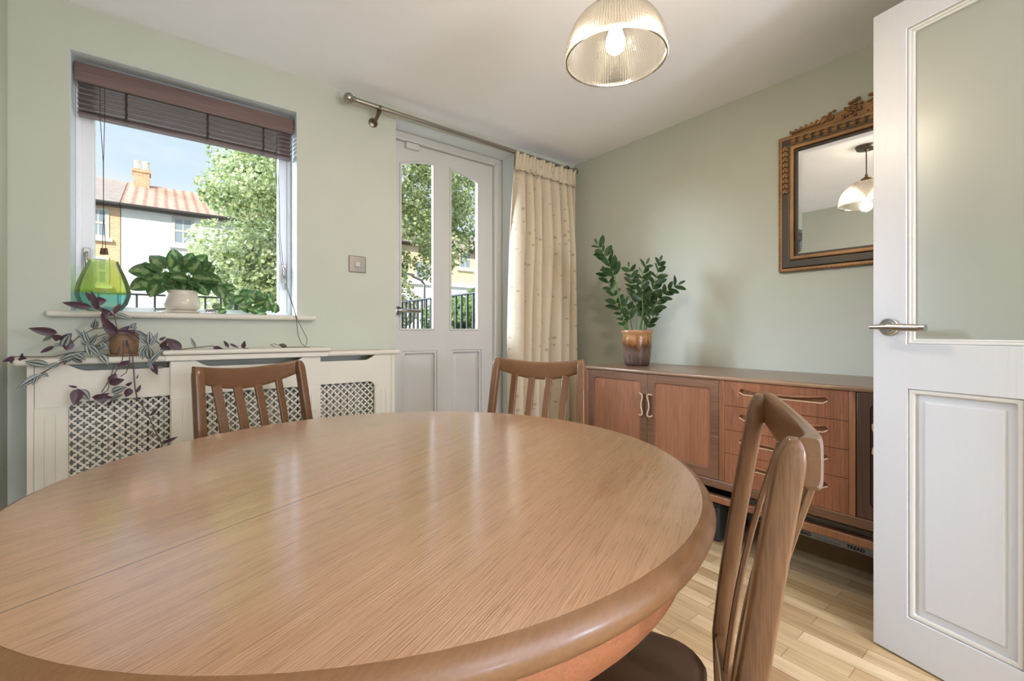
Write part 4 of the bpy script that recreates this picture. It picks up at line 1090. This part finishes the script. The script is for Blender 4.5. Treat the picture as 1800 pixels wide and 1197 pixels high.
L_ = [
 # rising shoot in front of the sill
 ((162, 540), (108, 532), .026, 'p', 2.25), ((165, 532), (150, 512), .018, 'p', 2.25), ((164, 530), (188, 528), .032, 'p', 2.25), ((172, 545), (160, 512), .022, 'p', 2.25),
 ((200, 555), (170, 540), .02, 'p', 2.25), ((200, 552), (212, 533), .020, 'p', 2.25), ((201, 552), (233, 560), .020, 's', 2.25), ((178, 556), (195, 548), .022, 'p', 2.25),
 ((205, 585), (176, 556), .030, 'p', 2.23), ((206, 586), (180, 572), .034, 'p', 2.23), ((205, 584), (245, 582), .016, 'p', 2.22), ((204, 588), (230, 572), .02, 'p', 2.24),
 ((166, 578), (172, 564), .020, 's', 2.24), ((163, 577), (168, 562), .018, 's', 2.24),
 # left spray
 ((101, 585), (50, 578), .030, 'p', 2.20), ((98, 588), (72, 600), .016, 's', 2.20), ((106, 596), (92, 590), .024, 'p', 2.20), ((108, 600), (126, 586), .026, 'p', 2.20), ((110, 610), (122, 588), .026, 's', 2.20), ((117, 616), (124, 594), .030, 'p', 2.20),
 ((96, 608), (69, 621), .014, 'p', 2.20), ((110, 606), (92, 608), .016, 's', 2.20), ((118, 622), (112, 640), .018, 'p', 2.19),
 ((104, 634), (150, 618), .022, 's', 2.17), ((128, 622), (150, 632), .024, 's', 2.17), ((104, 640), (84, 646), .018, 's', 2.17), ((86, 643), (42, 634), .026, 's', 2.16), ((76, 657), (27, 683), .022, 's', 2.16), ((72, 655), (86, 662), .014, 's', 2.16), ((126, 624), (146, 640), .020, 's', 2.17),
 ((112, 638), (132, 622), .016, 's', 2.17), ((66, 660), (58, 676), .012, 's', 2.16),
 ((46, 632), (32, 631), .018, 'p', 2.20), ((40, 632), (38, 622), .012, 'p', 2.2), ((22, 628), (6, 636), .014, 'p', 2.22), ((20, 626), (20, 638), .014, 'p', 2.22),
 # centre left
 ((155, 603), (132, 576), .016, 's', 2.18), ((156, 604), (146, 580), .016, 's', 2.18), ((156, 604), (140, 598), .014, 's', 2.18), ((158, 604), (170, 588), .018, 's', 2.19), ((152, 608), (172, 612), .020, 's', 2.18), ((154, 606), (160, 628), .026, 's', 2.17), ((156, 606), (176, 625), .022, 's', 2.17), ((158, 612), (142, 602), .014, 's', 2.18),
 ((176, 622), (190, 640), .026, 's', 2.18), ((178, 603), (190, 614), .022, 's', 2.2), ((180, 600), (192, 590), .018, 's', 2.2), ((168, 616), (186, 608), .018, 's', 2.19),
 # right of the pot
 ((262, 606), (264, 582), .024, 's', 2.18), ((258, 606), (243, 626), .020, 's', 2.17), ((261, 610), (264, 636), .026, 's', 2.17), ((262, 640), (286, 613), .020, 's', 2.16), ((264, 608), (278, 584), .016, 's', 2.18), ((258, 604), (245, 590), .020, 's', 2.19), ((248, 612), (252, 632), .018, 's', 2.18),
 ((284, 612), (292, 598), .022, 'p', 2.22), ((282, 614), (304, 611), .026, 'p', 2.21), ((318, 616), (292, 594), .038, 'p', 2.21), ((280, 598), (292, 592), .012, 'p', 2.22), ((268, 640), (276, 658), .022, 'p', 2.16), ((258, 638), (270, 648), .016, 's', 2.16), ((276, 646), (288, 646), .012, 's', 2.16),
 ((236, 582), (262, 594), .012, 's', 2.2), ((228, 578), (240, 566), .016, 's', 2.24), ((238, 580), (232, 568), .014, 's', 2.24), ((222, 582), (248, 598), .010, 'p', 2.2),
 # runner lying along the cover to the right
 ((344, 611), (335, 593), .012, 's', 2.22), ((375, 611), (393, 615), .022, 'p', 2.22), ((402, 611), (393, 598), .014, 'p', 2.22), ((404, 604), (420, 612), .010, 'p', 2.22), ((427, 612), (430, 600), .018, 'p', 2.22), ((426, 613), (444, 614), .008, 'p', 2.22),
 # hanging tails in front of the grille
 ((222, 638), (206, 642), .020, 'p', 2.17), ((206, 644), (230, 634), .020, 'p', 2.17), ((192, 672), (205, 656), .026, 'p', 2.17), ((190, 672), (218, 668), .030, 'p', 2.17),
 ((138, 683), (130, 712), .034, 'p', 2.16), ((141, 684), (158, 704), .026, 's', 2.16), ((196, 690), (222, 680), .026, 's', 2.16), ((162, 698), (200, 700), .026, 'p', 2.16), ((196, 702), (214, 694), .018, 's', 2.16), ((164, 700), (192, 692), .018, 'p', 2.16), ((192, 700), (170, 694), .016, 'p', 2.16), ((228, 682), (222, 698), .026, 'p', 2.17), ((222, 678), (232, 672), .012, 'p', 2.17), ((240, 690), (248, 676), .012, 'p', 2.17), ((136, 681), (120, 678), .008, 'p', 2.16),
 ((196, 704), (190, 714), .008, 'p', 2.17), ((246, 710), (254, 702), .010, 'p', 2.17), ((264, 731), (279, 716), .010, 'p', 2.17), ((269, 757), (254, 770), .006, 'p', 2.17), ((284, 779), (314, 768), .014, 'p', 2.17), ((240, 666), (243, 658), .004, 'p', 2.17),
]
for a in L_: tleaf(*a)
pc = Vector((-.111, 2.27, .985))
def st_(pts, r=.0016): ts.tube([pc] + [onY(*p) for p in pts], r, 6)
st_([(205, 585, 2.23), (190, 562, 2.24), (178, 545, 2.25), (170, 530, 2.25), (162, 530, 2.25)])
st_([(206, 578, 2.23), (202, 560, 2.25), (200, 550, 2.25)])
st_([(190, 575, 2.22), (166, 578, 2.22), (140, 590, 2.2), (126, 602, 2.2), (108, 600, 2.2), (100, 588, 2.2)], .002)
st_([(190, 585, 2.22), (170, 592, 2.2), (156, 604, 2.18)])
st_([(188, 600, 2.21), (160, 614, 2.19), (140, 620, 2.18), (118, 632, 2.17), (102, 640, 2.17), (84, 650, 2.16), (72, 657, 2.16)], .002)
st_([(185, 596, 2.21), (150, 618, 2.2), (124, 620, 2.2), (95, 627, 2.2), (50, 627, 2.2), (22, 627, 2.22)])
st_([(120, 632, 2.2), (100, 634, 2.2), (72, 631, 2.2)])
st_([(240, 585, 2.2), (255, 600, 2.19), (262, 610, 2.18), (265, 636, 2.165)])
st_([(245, 582, 2.21), (272, 598, 2.21), (290, 612, 2.215), (320, 614, 2.22), (345, 611, 2.22), (372, 608, 2.22), (392, 614, 2.22), (430, 614, 2.22)], .0018)
st_([(216, 624, 2.17), (214, 640, 2.165), (206, 650, 2.165), (192, 668, 2.16), (178, 690, 2.16)])
st_([(228, 624, 2.17), (227, 640, 2.165), (222, 655, 2.165), (212, 662, 2.165)])
st_([(233, 626, 2.17), (235, 650, 2.165), (237, 680, 2.165), (241, 700, 2.165), (252, 716, 2.165), (264, 738, 2.165), (272, 756, 2.165), (282, 775, 2.165), (287, 790, 2.165)], .002)
st_([(192, 672, 2.165), (190, 686, 2.16), (180, 692, 2.16)], .0014)
ts.build('stems', M['stemp'], td); ls.build('striped_leaves', M['trad'], td, smooth=60, label='silver and green striped leaves'); lp.build('purple_leaves', M['tradp'], td, smooth=60, label='purple leaves')

# ------------------------------------------------------------------ plant on the sideboard
zp = Vector((2.167, 1.600, SZ + .0005))
zz_ = thing('zz_plant', 'dark green upright plant with paired glossy leaves in a brown glazed pot on the sideboard', 'potted plant', zp)
MB().lathe([(.0001, 0), (.060, 0), (.066, .004), (.070, .016), (.077, .06), (.081, .12), (.082, .160), (.079, .176), (.0865, .186), (.089, .194), (.086, .202), (.078, .204), (.074, .198), (.074, .172), (.0001, .170)], (0, 0, 0), 56).build('pot', M['drip'], zz_, local=True, smooth=50)
MB().lathe([(.0001, .188), (.074, .184)], (0, 0, 0), 30).build('soil', M['soil'], zz_, local=True)
sm, lm = MB(), MB(); rr = random.Random(11)
D0 = zp.x * S_ + zp.y * C_
vd = Vector((S_, C_, 0)); rv = Vector((C_, -S_, 0))
stems = [
 ([(1101, 582), (1092, 538), (1081, 488), (1068, 458), (1051, 430)], -.03, 7, .62, .058, .0060),
 ([(1095, 582), (1088, 545), (1077, 514), (1068, 494), (1062, 478)], .03, 6, .35, .050, .0034),
 ([(1119, 582), (1119, 548), (1116, 515), (1111, 492), (1106, 470)], .02, 7, .35, .046, .0036),
 ([(1128, 582), (1130, 545), (1128, 505), (1130, 480), (1136, 464)], -.02, 7, .45, .048, .0050),
 ([(1133, 582), (1138, 545), (1147, 510), (1155, 482), (1160, 460)], .0, 8, .35, .050, .0036),
 ([(1138, 582), (1143, 552), (1156, 530), (1168, 514), (1192, 500)], -.03, 7, .30, .052, .0036),
 ([(1110, 582), (1108, 560), (1106, 545), (1098, 530)], -.05, 4, .4, .044, .0030),
 ([(1134, 582), (1140, 568), (1146, 560), (1152, 556)], -.06, 4, .3, .036, .0028),
 ([(1124, 582), (1128, 556), (1134, 535), (1134, 520)], .04, 5, .4, .044, .0030),
 ([(1098, 582), (1094, 560), (1088, 545)], .0, 3, .3, .032, .0028),
]
for pts, off, nl, st0, ll, r0 in stems:
    P = [onD(u, v, D0 + off * (i / (len(pts) - 1)) * 1.5 + rr.uniform(-.005, .005)) for i, (u, v) in enumerate(pts)]
    P[0] = zp + (P[0] - zp) * .75; P[0].z = zp.z + .18
    sm.tube(P, [r0 * (1 - .62 * i / (len(P) - 1)) for i in range(len(P))], 8)
    seg_ = [(P[i + 1] - P[i]).length for i in range(len(P) - 1)]; tot = sum(seg_)
    def at(f):
        s = f * tot
        for i, q in enumerate(seg_):
            if s <= q or i == len(seg_) - 1: return P[i].lerp(P[i + 1], s / q), (P[i + 1] - P[i]).normalized()
            s -= q
    for k in range(nl):
        f = st0 + (1 - st0) * (k + .3) / nl
        p, t = at(min(f, .995))
        sd = t.cross(vd).normalized()
        tw = rr.uniform(-.5, .5)
        for s in (-1, 1):
            dd = (sd * s * (.85 + .2 * rr.random()) + t * rr.uniform(.45, 1.35) + vd * (s * tw * 1.5 - .25)).normalized()
            L = ll * 1.5 * rr.uniform(.85, 1.12) * (1 - .22 * k / nl)
            lm.leaf(p, p + dd * L, L * .48, -vd + Vector((0, 0, .5)) + rv * rr.uniform(-1.1, 1.1), 'oval', .22, .12, 6)
    p, t = at(1.0)
    lm.leaf(p, p + (t + rv * .1) * ll * .8, ll * .32, -vd + Vector((0, 0, .4)), 'oval', .3, .1, 6)
sm.build('stems', M['stem'], zz_, smooth=60); lm.build('leaves', M['zz'], zz_, smooth=60)

# ================================================================== outdoors
def ground(): pass
M['paving'] = plain('outdoor_paving', (170, 165, 155), .9, bumpy=.3, bscale=20, vary=.15)
M['tarmac'] = plain('road_asphalt', (112, 112, 112), .9, bumpy=.3, bscale=30, vary=.1)
struct('pavement', MB().box(-20, 30, WY + T + .001, 8.5, -.2, .18), M['paving'], smooth=0)
struct('road', MB().box(-20, 30, 8.5, 16.6, -.2, .10), M['tarmac'], smooth=0)
struct('far_pavement', MB().box(-20, 30, 16.6, 30, -.2, .2), M['paving'], smooth=0)
# railings
def railing(label, p0, p1, top, bot, step, name='railing'):
    p0, p1 = Vector(p0), Vector(p1); L = (p1 - p0).length; d = (p1 - p0) / L; a = math.atan2(d.y, d.x)
    t = thing(name, label, 'railing', (p0.x, p0.y, bot), a, None)
    MB().box(0, L, -.022, .022, top - bot - .018, top - bot).build('top_rail', M['black'], t, local=True, bevel=.004)
    MB().box(0, L, -.018, .018, .10, .115).build('bottom_rail', M['black'], t, local=True)
    n = int(L / step)
    for i in range(n + 1):
        x = min(i * step, L - .01)
        w_ = .020 if i % 12 == 0 else .0095
        MB().box(x - w_, x + w_, -w_, w_, 0, top - bot - .016).build('baluster' if w_ < .015 else 'post', M['black'], t, local=True)
    return t
railing('black iron railing running away from the garden door', (2.525, 3.30), (2.525, 6.16), 1.40, .18, .115)
railing('black iron railing along the pavement outside the window', (-1.1, 6.2), (2.50, 6.2), 1.40, .18, .15)

# houses opposite
def bricks(name, a, b, mortar):
    m = NT(name); m.bsdf(rough=.9); v = m.coord(rot=(R(90), 0, 0)); k = m.n('ShaderNodeTexBrick'); m.l(v, k.inputs['Vector'])
    k.inputs['Scale'].default_value = 1; k.inputs['Brick Width'].default_value = .225; k.inputs['Row Height'].default_value = .075; k.inputs['Mortar Size'].default_value = .008
    k.inputs['Color1'].default_value = (*lin(a), 1); k.inputs['Color2'].default_value = (*lin(b), 1); k.inputs['Mortar'].default_value = (*lin(mortar), 1)
    m.l(k.outputs[0], m.b.inputs['Base Color']); return m.m
M['brick_o'] = bricks('orange_stock_brick', (236, 194, 150), (226, 180, 134), (224, 210, 190))
M['brick_y'] = bricks('yellow_stock_brick', (240, 214, 172), (228, 198, 156), (232, 220, 200))
M['brick_c'] = bricks('chimney_brick', (220, 178, 140), (196, 152, 118), (210, 194, 176))
M['render'] = plain('white_render', (240, 240, 238), .9, vary=.02)
M['slate'] = plain('weathered_slate_roof', (168, 152, 142), .85, bumpy=.4, bscale=14, vary=.14)
m = NT('clay_pantile_roof'); m.bsdf(rough=.85); w = m.n('ShaderNodeTexWave', wave_type='BANDS', bands_direction='X'); m.l(m.coord(), w.inputs['Vector']); w.inputs['Scale'].default_value = 1.1; w.inputs['Distortion'].default_value = .4
c = m.ramp(w.outputs[0], [(0, lin((176, 132, 112))), (.6, lin((214, 172, 150)))]); c = m.mix(1, c, m.ramp(m.noise(m.coord(), 5, 4), [(.3, (.8, .8, .8)), (.7, (1.1, 1.1, 1.1))]), 'MULTIPLY'); m.l(c, m.b.inputs['Base Color']); M['tile'] = m.m
M['gutter'] = plain('dark_gutter', (70, 66, 64), .6)
m = NT('house_window_glass'); m.bsdf((.30, .36, .42), .08, spec=.8); M['hglass'] = m.m
M['lead'] = plain('lead_flashing', (160, 162, 168), .6)
M['pots'] = plain('pale_chimney_pot', (226, 214, 198), .8)
yh = 19.0
def house(name, label, x0, x1, wall, roof, wins, eave=5.02, ridge=6.80, extra=None):
    h = thing(name, label, 'house', ((x0 + x1) / 2, yh + 4, .2))
    MB().box(x0, x1, yh, yh + 8, .2, eave).build('wall', wall, h, smooth=0)
    r = MB(); r.loft([[(x, yh - .28, eave - .02), (x, yh - .28, eave + .06), (x, yh + 4, ridge + .05), (x, yh + 8.3, eave + .06), (x, yh + 8.3, eave - .02), (x, yh + 4, ridge - .05)] for x in (x0, x1)])
    r.build('roof', roof, h, smooth=0)
    g_ = MB().tube([(x0, yh - .34, eave - .0), (x1, yh - .34, eave - .0)], .05, 8).box(x0, x1, yh - .28, yh - .003, eave - .06, eave - .021); g_.build('gutter', M['gutter'], h)
    for (a, b, c, d) in wins:
        f_ = ring(MB(), a, b, c, d, .09, yh - .03, yh + .05)
        f_.box(a + .09, b - .09, yh - .02, yh + .04, (c + d) / 2 - .035, (c + d) / 2 + .035).box((a + b) / 2 - .02, (a + b) / 2 + .02, yh - .01, yh + .04, c + .09, d - .09)
        w_ = f_.build('window', M['white'], h, smooth=0)
        MB().box(a + .05, b - .05, yh - .006, yh + .0, c + .05, d - .05).build('pane', M['hglass'], w_, smooth=0)
        MB().box(a - .08, b + .08, yh - .12, yh - .002, c - .10, c).build('window_ledge', M['render'], h, smooth=0)
    if extra: extra(h)
    return h
def wpx(u0, u1, v0, v1):
    a, b = onY(u0, v1, yh), onY(u1, v0, yh); return (a.x, b.x, a.z, b.z)
xA, xB = onY(212, 400, yh).x, onY(600, 400, yh).x
house('terraced_house', 'orange brick terraced house with a slate roof across the road, left of the white house', xA - 6.5, xA - .01, M['brick_o'], M['slate'], [wpx(153, 192, 367, 416), (-5.9, -4.9, 3.15, 4.6), wpx(153, 192, 452, 500)])
def chim(h):
    cx, cy = onY(249, 350, yh + 3.6).x, yh + 3.6
    MB().box(cx - .24, cx + .24, cy - .3, cy + .3, 5.6, 7.12).box(cx - .28, cx + .28, cy - .34, cy + .34, 7.12, 7.24).build('chimney_stack', M['brick_c'], h, smooth=0)
    for q, r_ in ((-.13, .09), (.13, .10)):
        MB().lathe([(.0001, 7.24), (r_ * 1.15, 7.24), (r_ * 1.1, 7.34), (r_, 7.38), (r_, 7.56), (r_ * 1.15, 7.58), (r_ * 1.15, 7.62), (.0001, 7.62)], (cx + q, cy, 0), 16).build('chimney_pot', M['pots'], h)
    MB().box(cx - .5, cx - .30, yh + .2, yh + 3.6, 5.05, 5.3).build('parapet', M['brick_c'], h, smooth=0) if False else None
house('terraced_house', 'white rendered house with a clay tiled roof and brick chimney across the road', xA + .01, xB - .01, M['render'], M['tile'], [wpx(302, 341, 384, 430), wpx(302, 341, 459, 505), wpx(420, 470, 400, 440)], extra=chim)
def shop(h):
    a, b = onY(700, 480, yh), onY(870, 480, yh)
    MB().box(xB + .02, xB + 9.9, yh - .06, yh - .002, .2, 3.35).box(xB + .02, xB + 9.9, yh - .22, yh - .06, 3.2, 3.4).build('rendered_ground_floor', M['render'], h, smooth=0, label='white rendered ground floor')
house('terraced_house', 'yellow brick house with a white ground floor, seen through the garden door', xB + .01, xB + 10, M['brick_y'], M['slate'], [wpx(729, 757, 462, 490), wpx(806, 828, 440, 472), (xB + 1, xB + 2, 3.8, 4.8)], extra=shop)

# street lamp
lp_ = thing('street_lamp', 'thin grey street lamp with a curved arm beyond the railing', 'street lamp', (0, 0, 0))
q = onY(746, 560, 12.0); q0 = onY(724, 488, 12.0)
zt_ = onY(746, 500, 12.0).z
lp_.location = (q.x, 12.0, .1); lp_.matrix_basis = Matrix.Translation((q.x, 12.0, .1))
MB().tube([(q.x, 12, .1), (q.x, 12, 1.1)], .07, 12).tube([(q.x, 12, 1.1), (q.x, 12, zt_), (q.x - .10, 12, zt_ + .12), (q.x - .35, 12, zt_ + .20), (q0.x, 12, zt_ + .24)], .035, 10).build('lamp_post', M['steel'], lp_)
MB().loft([[(q0.x - .25, 11.93, zt_ + .24), (q0.x + .05, 11.93, zt_ + .22), (q0.x + .05, 12.07, zt_ + .22), (q0.x - .25, 12.07, zt_ + .24)], [(q0.x - .2, 11.96, zt_ + .30), (q0.x + .05, 11.96, zt_ + .28), (q0.x + .05, 12.04, zt_ + .28), (q0.x - .2, 12.04, zt_ + .30)]]).build('lamp_head', M['steel'], lp_)

# trees and shrubs: every leaf a small folded blade
def foliage(mb, blobs, n, size, seed, aspect=.85):
    r = random.Random(seed); tot = sum(b[3] ** 2.2 for b in blobs)
    vs, fs = mb.v, mb.f
    for (x, y, z, rad) in blobs:
        k = int(n * rad ** 2.2 / tot)
        for _ in range(k):
            while True:
                a, b, c = r.uniform(-1, 1), r.uniform(-1, 1), r.uniform(-1, 1); q = a * a + b * b + c * c
                if .04 < q < 1: break
            q = q ** .5; w_ = q ** .35 / q
            p = Vector((x + a * w_ * rad, y + b * w_ * rad, z + c * w_ * rad * .85))
            nn = Vector((r.gauss(0, .6) + a, r.gauss(0, .6) + b - .3, r.gauss(0, .6) + c + .5)).normalized()
            t = nn.cross(Vector((r.gauss(0, 1), r.gauss(0, 1), r.gauss(0, 1)))).normalized(); s = nn.cross(t)
            L = size * r.uniform(.7, 1.25); W = L * aspect
            o = len(vs)
            # five-lobed outline fanned about a centre
            vs += [tuple(p), tuple(p - t * L * .5), tuple(p - t * L * .25 + s * W * .5 + nn * L * .06), tuple(p + t * L * .15 + s * W * .45), tuple(p + t * L * .12 + s * W * .2), tuple(p + t * L * .55), tuple(p + t * L * .12 - s * W * .2), tuple(p + t * L * .15 - s * W * .45), tuple(p - t * L * .25 - s * W * .5 + nn * L * .06)]
            fs += [(o, o + 1 + i, o + 1 + (i + 1) % 8) for i in range(8)]
    mb.uv += [(0, 0)] * (len(vs) - len(mb.uv))
def blobset(c, rx, ry, rz, n, r0, r1, seed, test=None):
    r = random.Random(seed); out = []
    while len(out) < n:
        a, b, q = r.uniform(-1, 1), r.uniform(-1, 1), r.uniform(-1, 1)
        s = a * a + b * b + q * q
        if s > 1 or s < .18: continue
        p = (c[0] + a * rx, c[1] + b * ry, c[2] + q * rz, r.uniform(r0, r1))
        if test and not test(p): continue
        out.append(p)
    return out
def topx(p):      # picture position, only used to check a crown's outline
    D = p[0] * S_ + p[1] * C_; return 900 + F * (p[0] * C_ - p[1] * S_) / D, Y0 - (p[2] - HC) * F / D
tr1 = thing('maple_tree', 'large sunlit maple tree outside the window and garden door', 'tree', (3.3, 9.6, .18))
def inpic(p):
    u, v = topx(p)
    if u < 352 + p[3] * 80 + 14 * math.sin(v / 19.): return False
    if u < 700: return v < 560
    return v < 470 - p[3] * 60 + 36 * math.sin(u / 17.)
bl_ = blobset((3.4, 9.6, 3.55), 3.3, 2.2, 3.3, 250, .26, .52, 3, inpic) + blobset((1.75, 8.9, 1.7), 1.35, .9, 1.25, 70, .2, .36, 8, inpic)
c1 = MB(); foliage(c1, bl_, 88000, .074, 4); c1.build('crown', M['tree'], tr1, smooth=0)
tk = MB().tube([(3.3, 9.6, .18), (3.32, 9.6, 1.6), (3.25, 9.62, 2.6), (3.3, 9.55, 4.2), (3.4, 9.6, 5.6)], [.16, .14, .12, .08, .03], 12)
rb = random.Random(9)
for i in range(16):
    b_ = bl_[i * 7]; s_0 = Vector((3.28, 9.6, 1.9 + .18 * i)); e0 = Vector(b_[:3])
    tk.tube([s_0, s_0.lerp(e0, .5) + Vector((0, 0, .15)), e0], [.05, .03, .012], 6)
tk.build('trunk', M['bark'], tr1)
for k, (lab, c, rx, ry, rz, n, seed, cnt) in enumerate((
    ('dense green climber behind the railing in the right light of the garden door', (3.35, 5.0, 1.02), .5, .9, .42, 26, 31, 9000),
    ('bright green bush at the foot of the left light of the garden door', (3.05, 7.6, .95), .28, .35, .42, 10, 32, 2600))):
    sh = thing('garden_shrub', lab, 'shrub', (c[0], c[1], .18))
    bb = blobset(c, rx, ry, rz, n, .16, .26, seed); mm = MB(); foliage(mm, bb, cnt, .062, seed + 5); mm.build('foliage', M['hedge'], sh, smooth=0)
    MB().tube([(c[0], c[1], .18), (c[0] + .03, c[1], .8)], [.03, .015], 8).build('stem', M['bark'], sh)
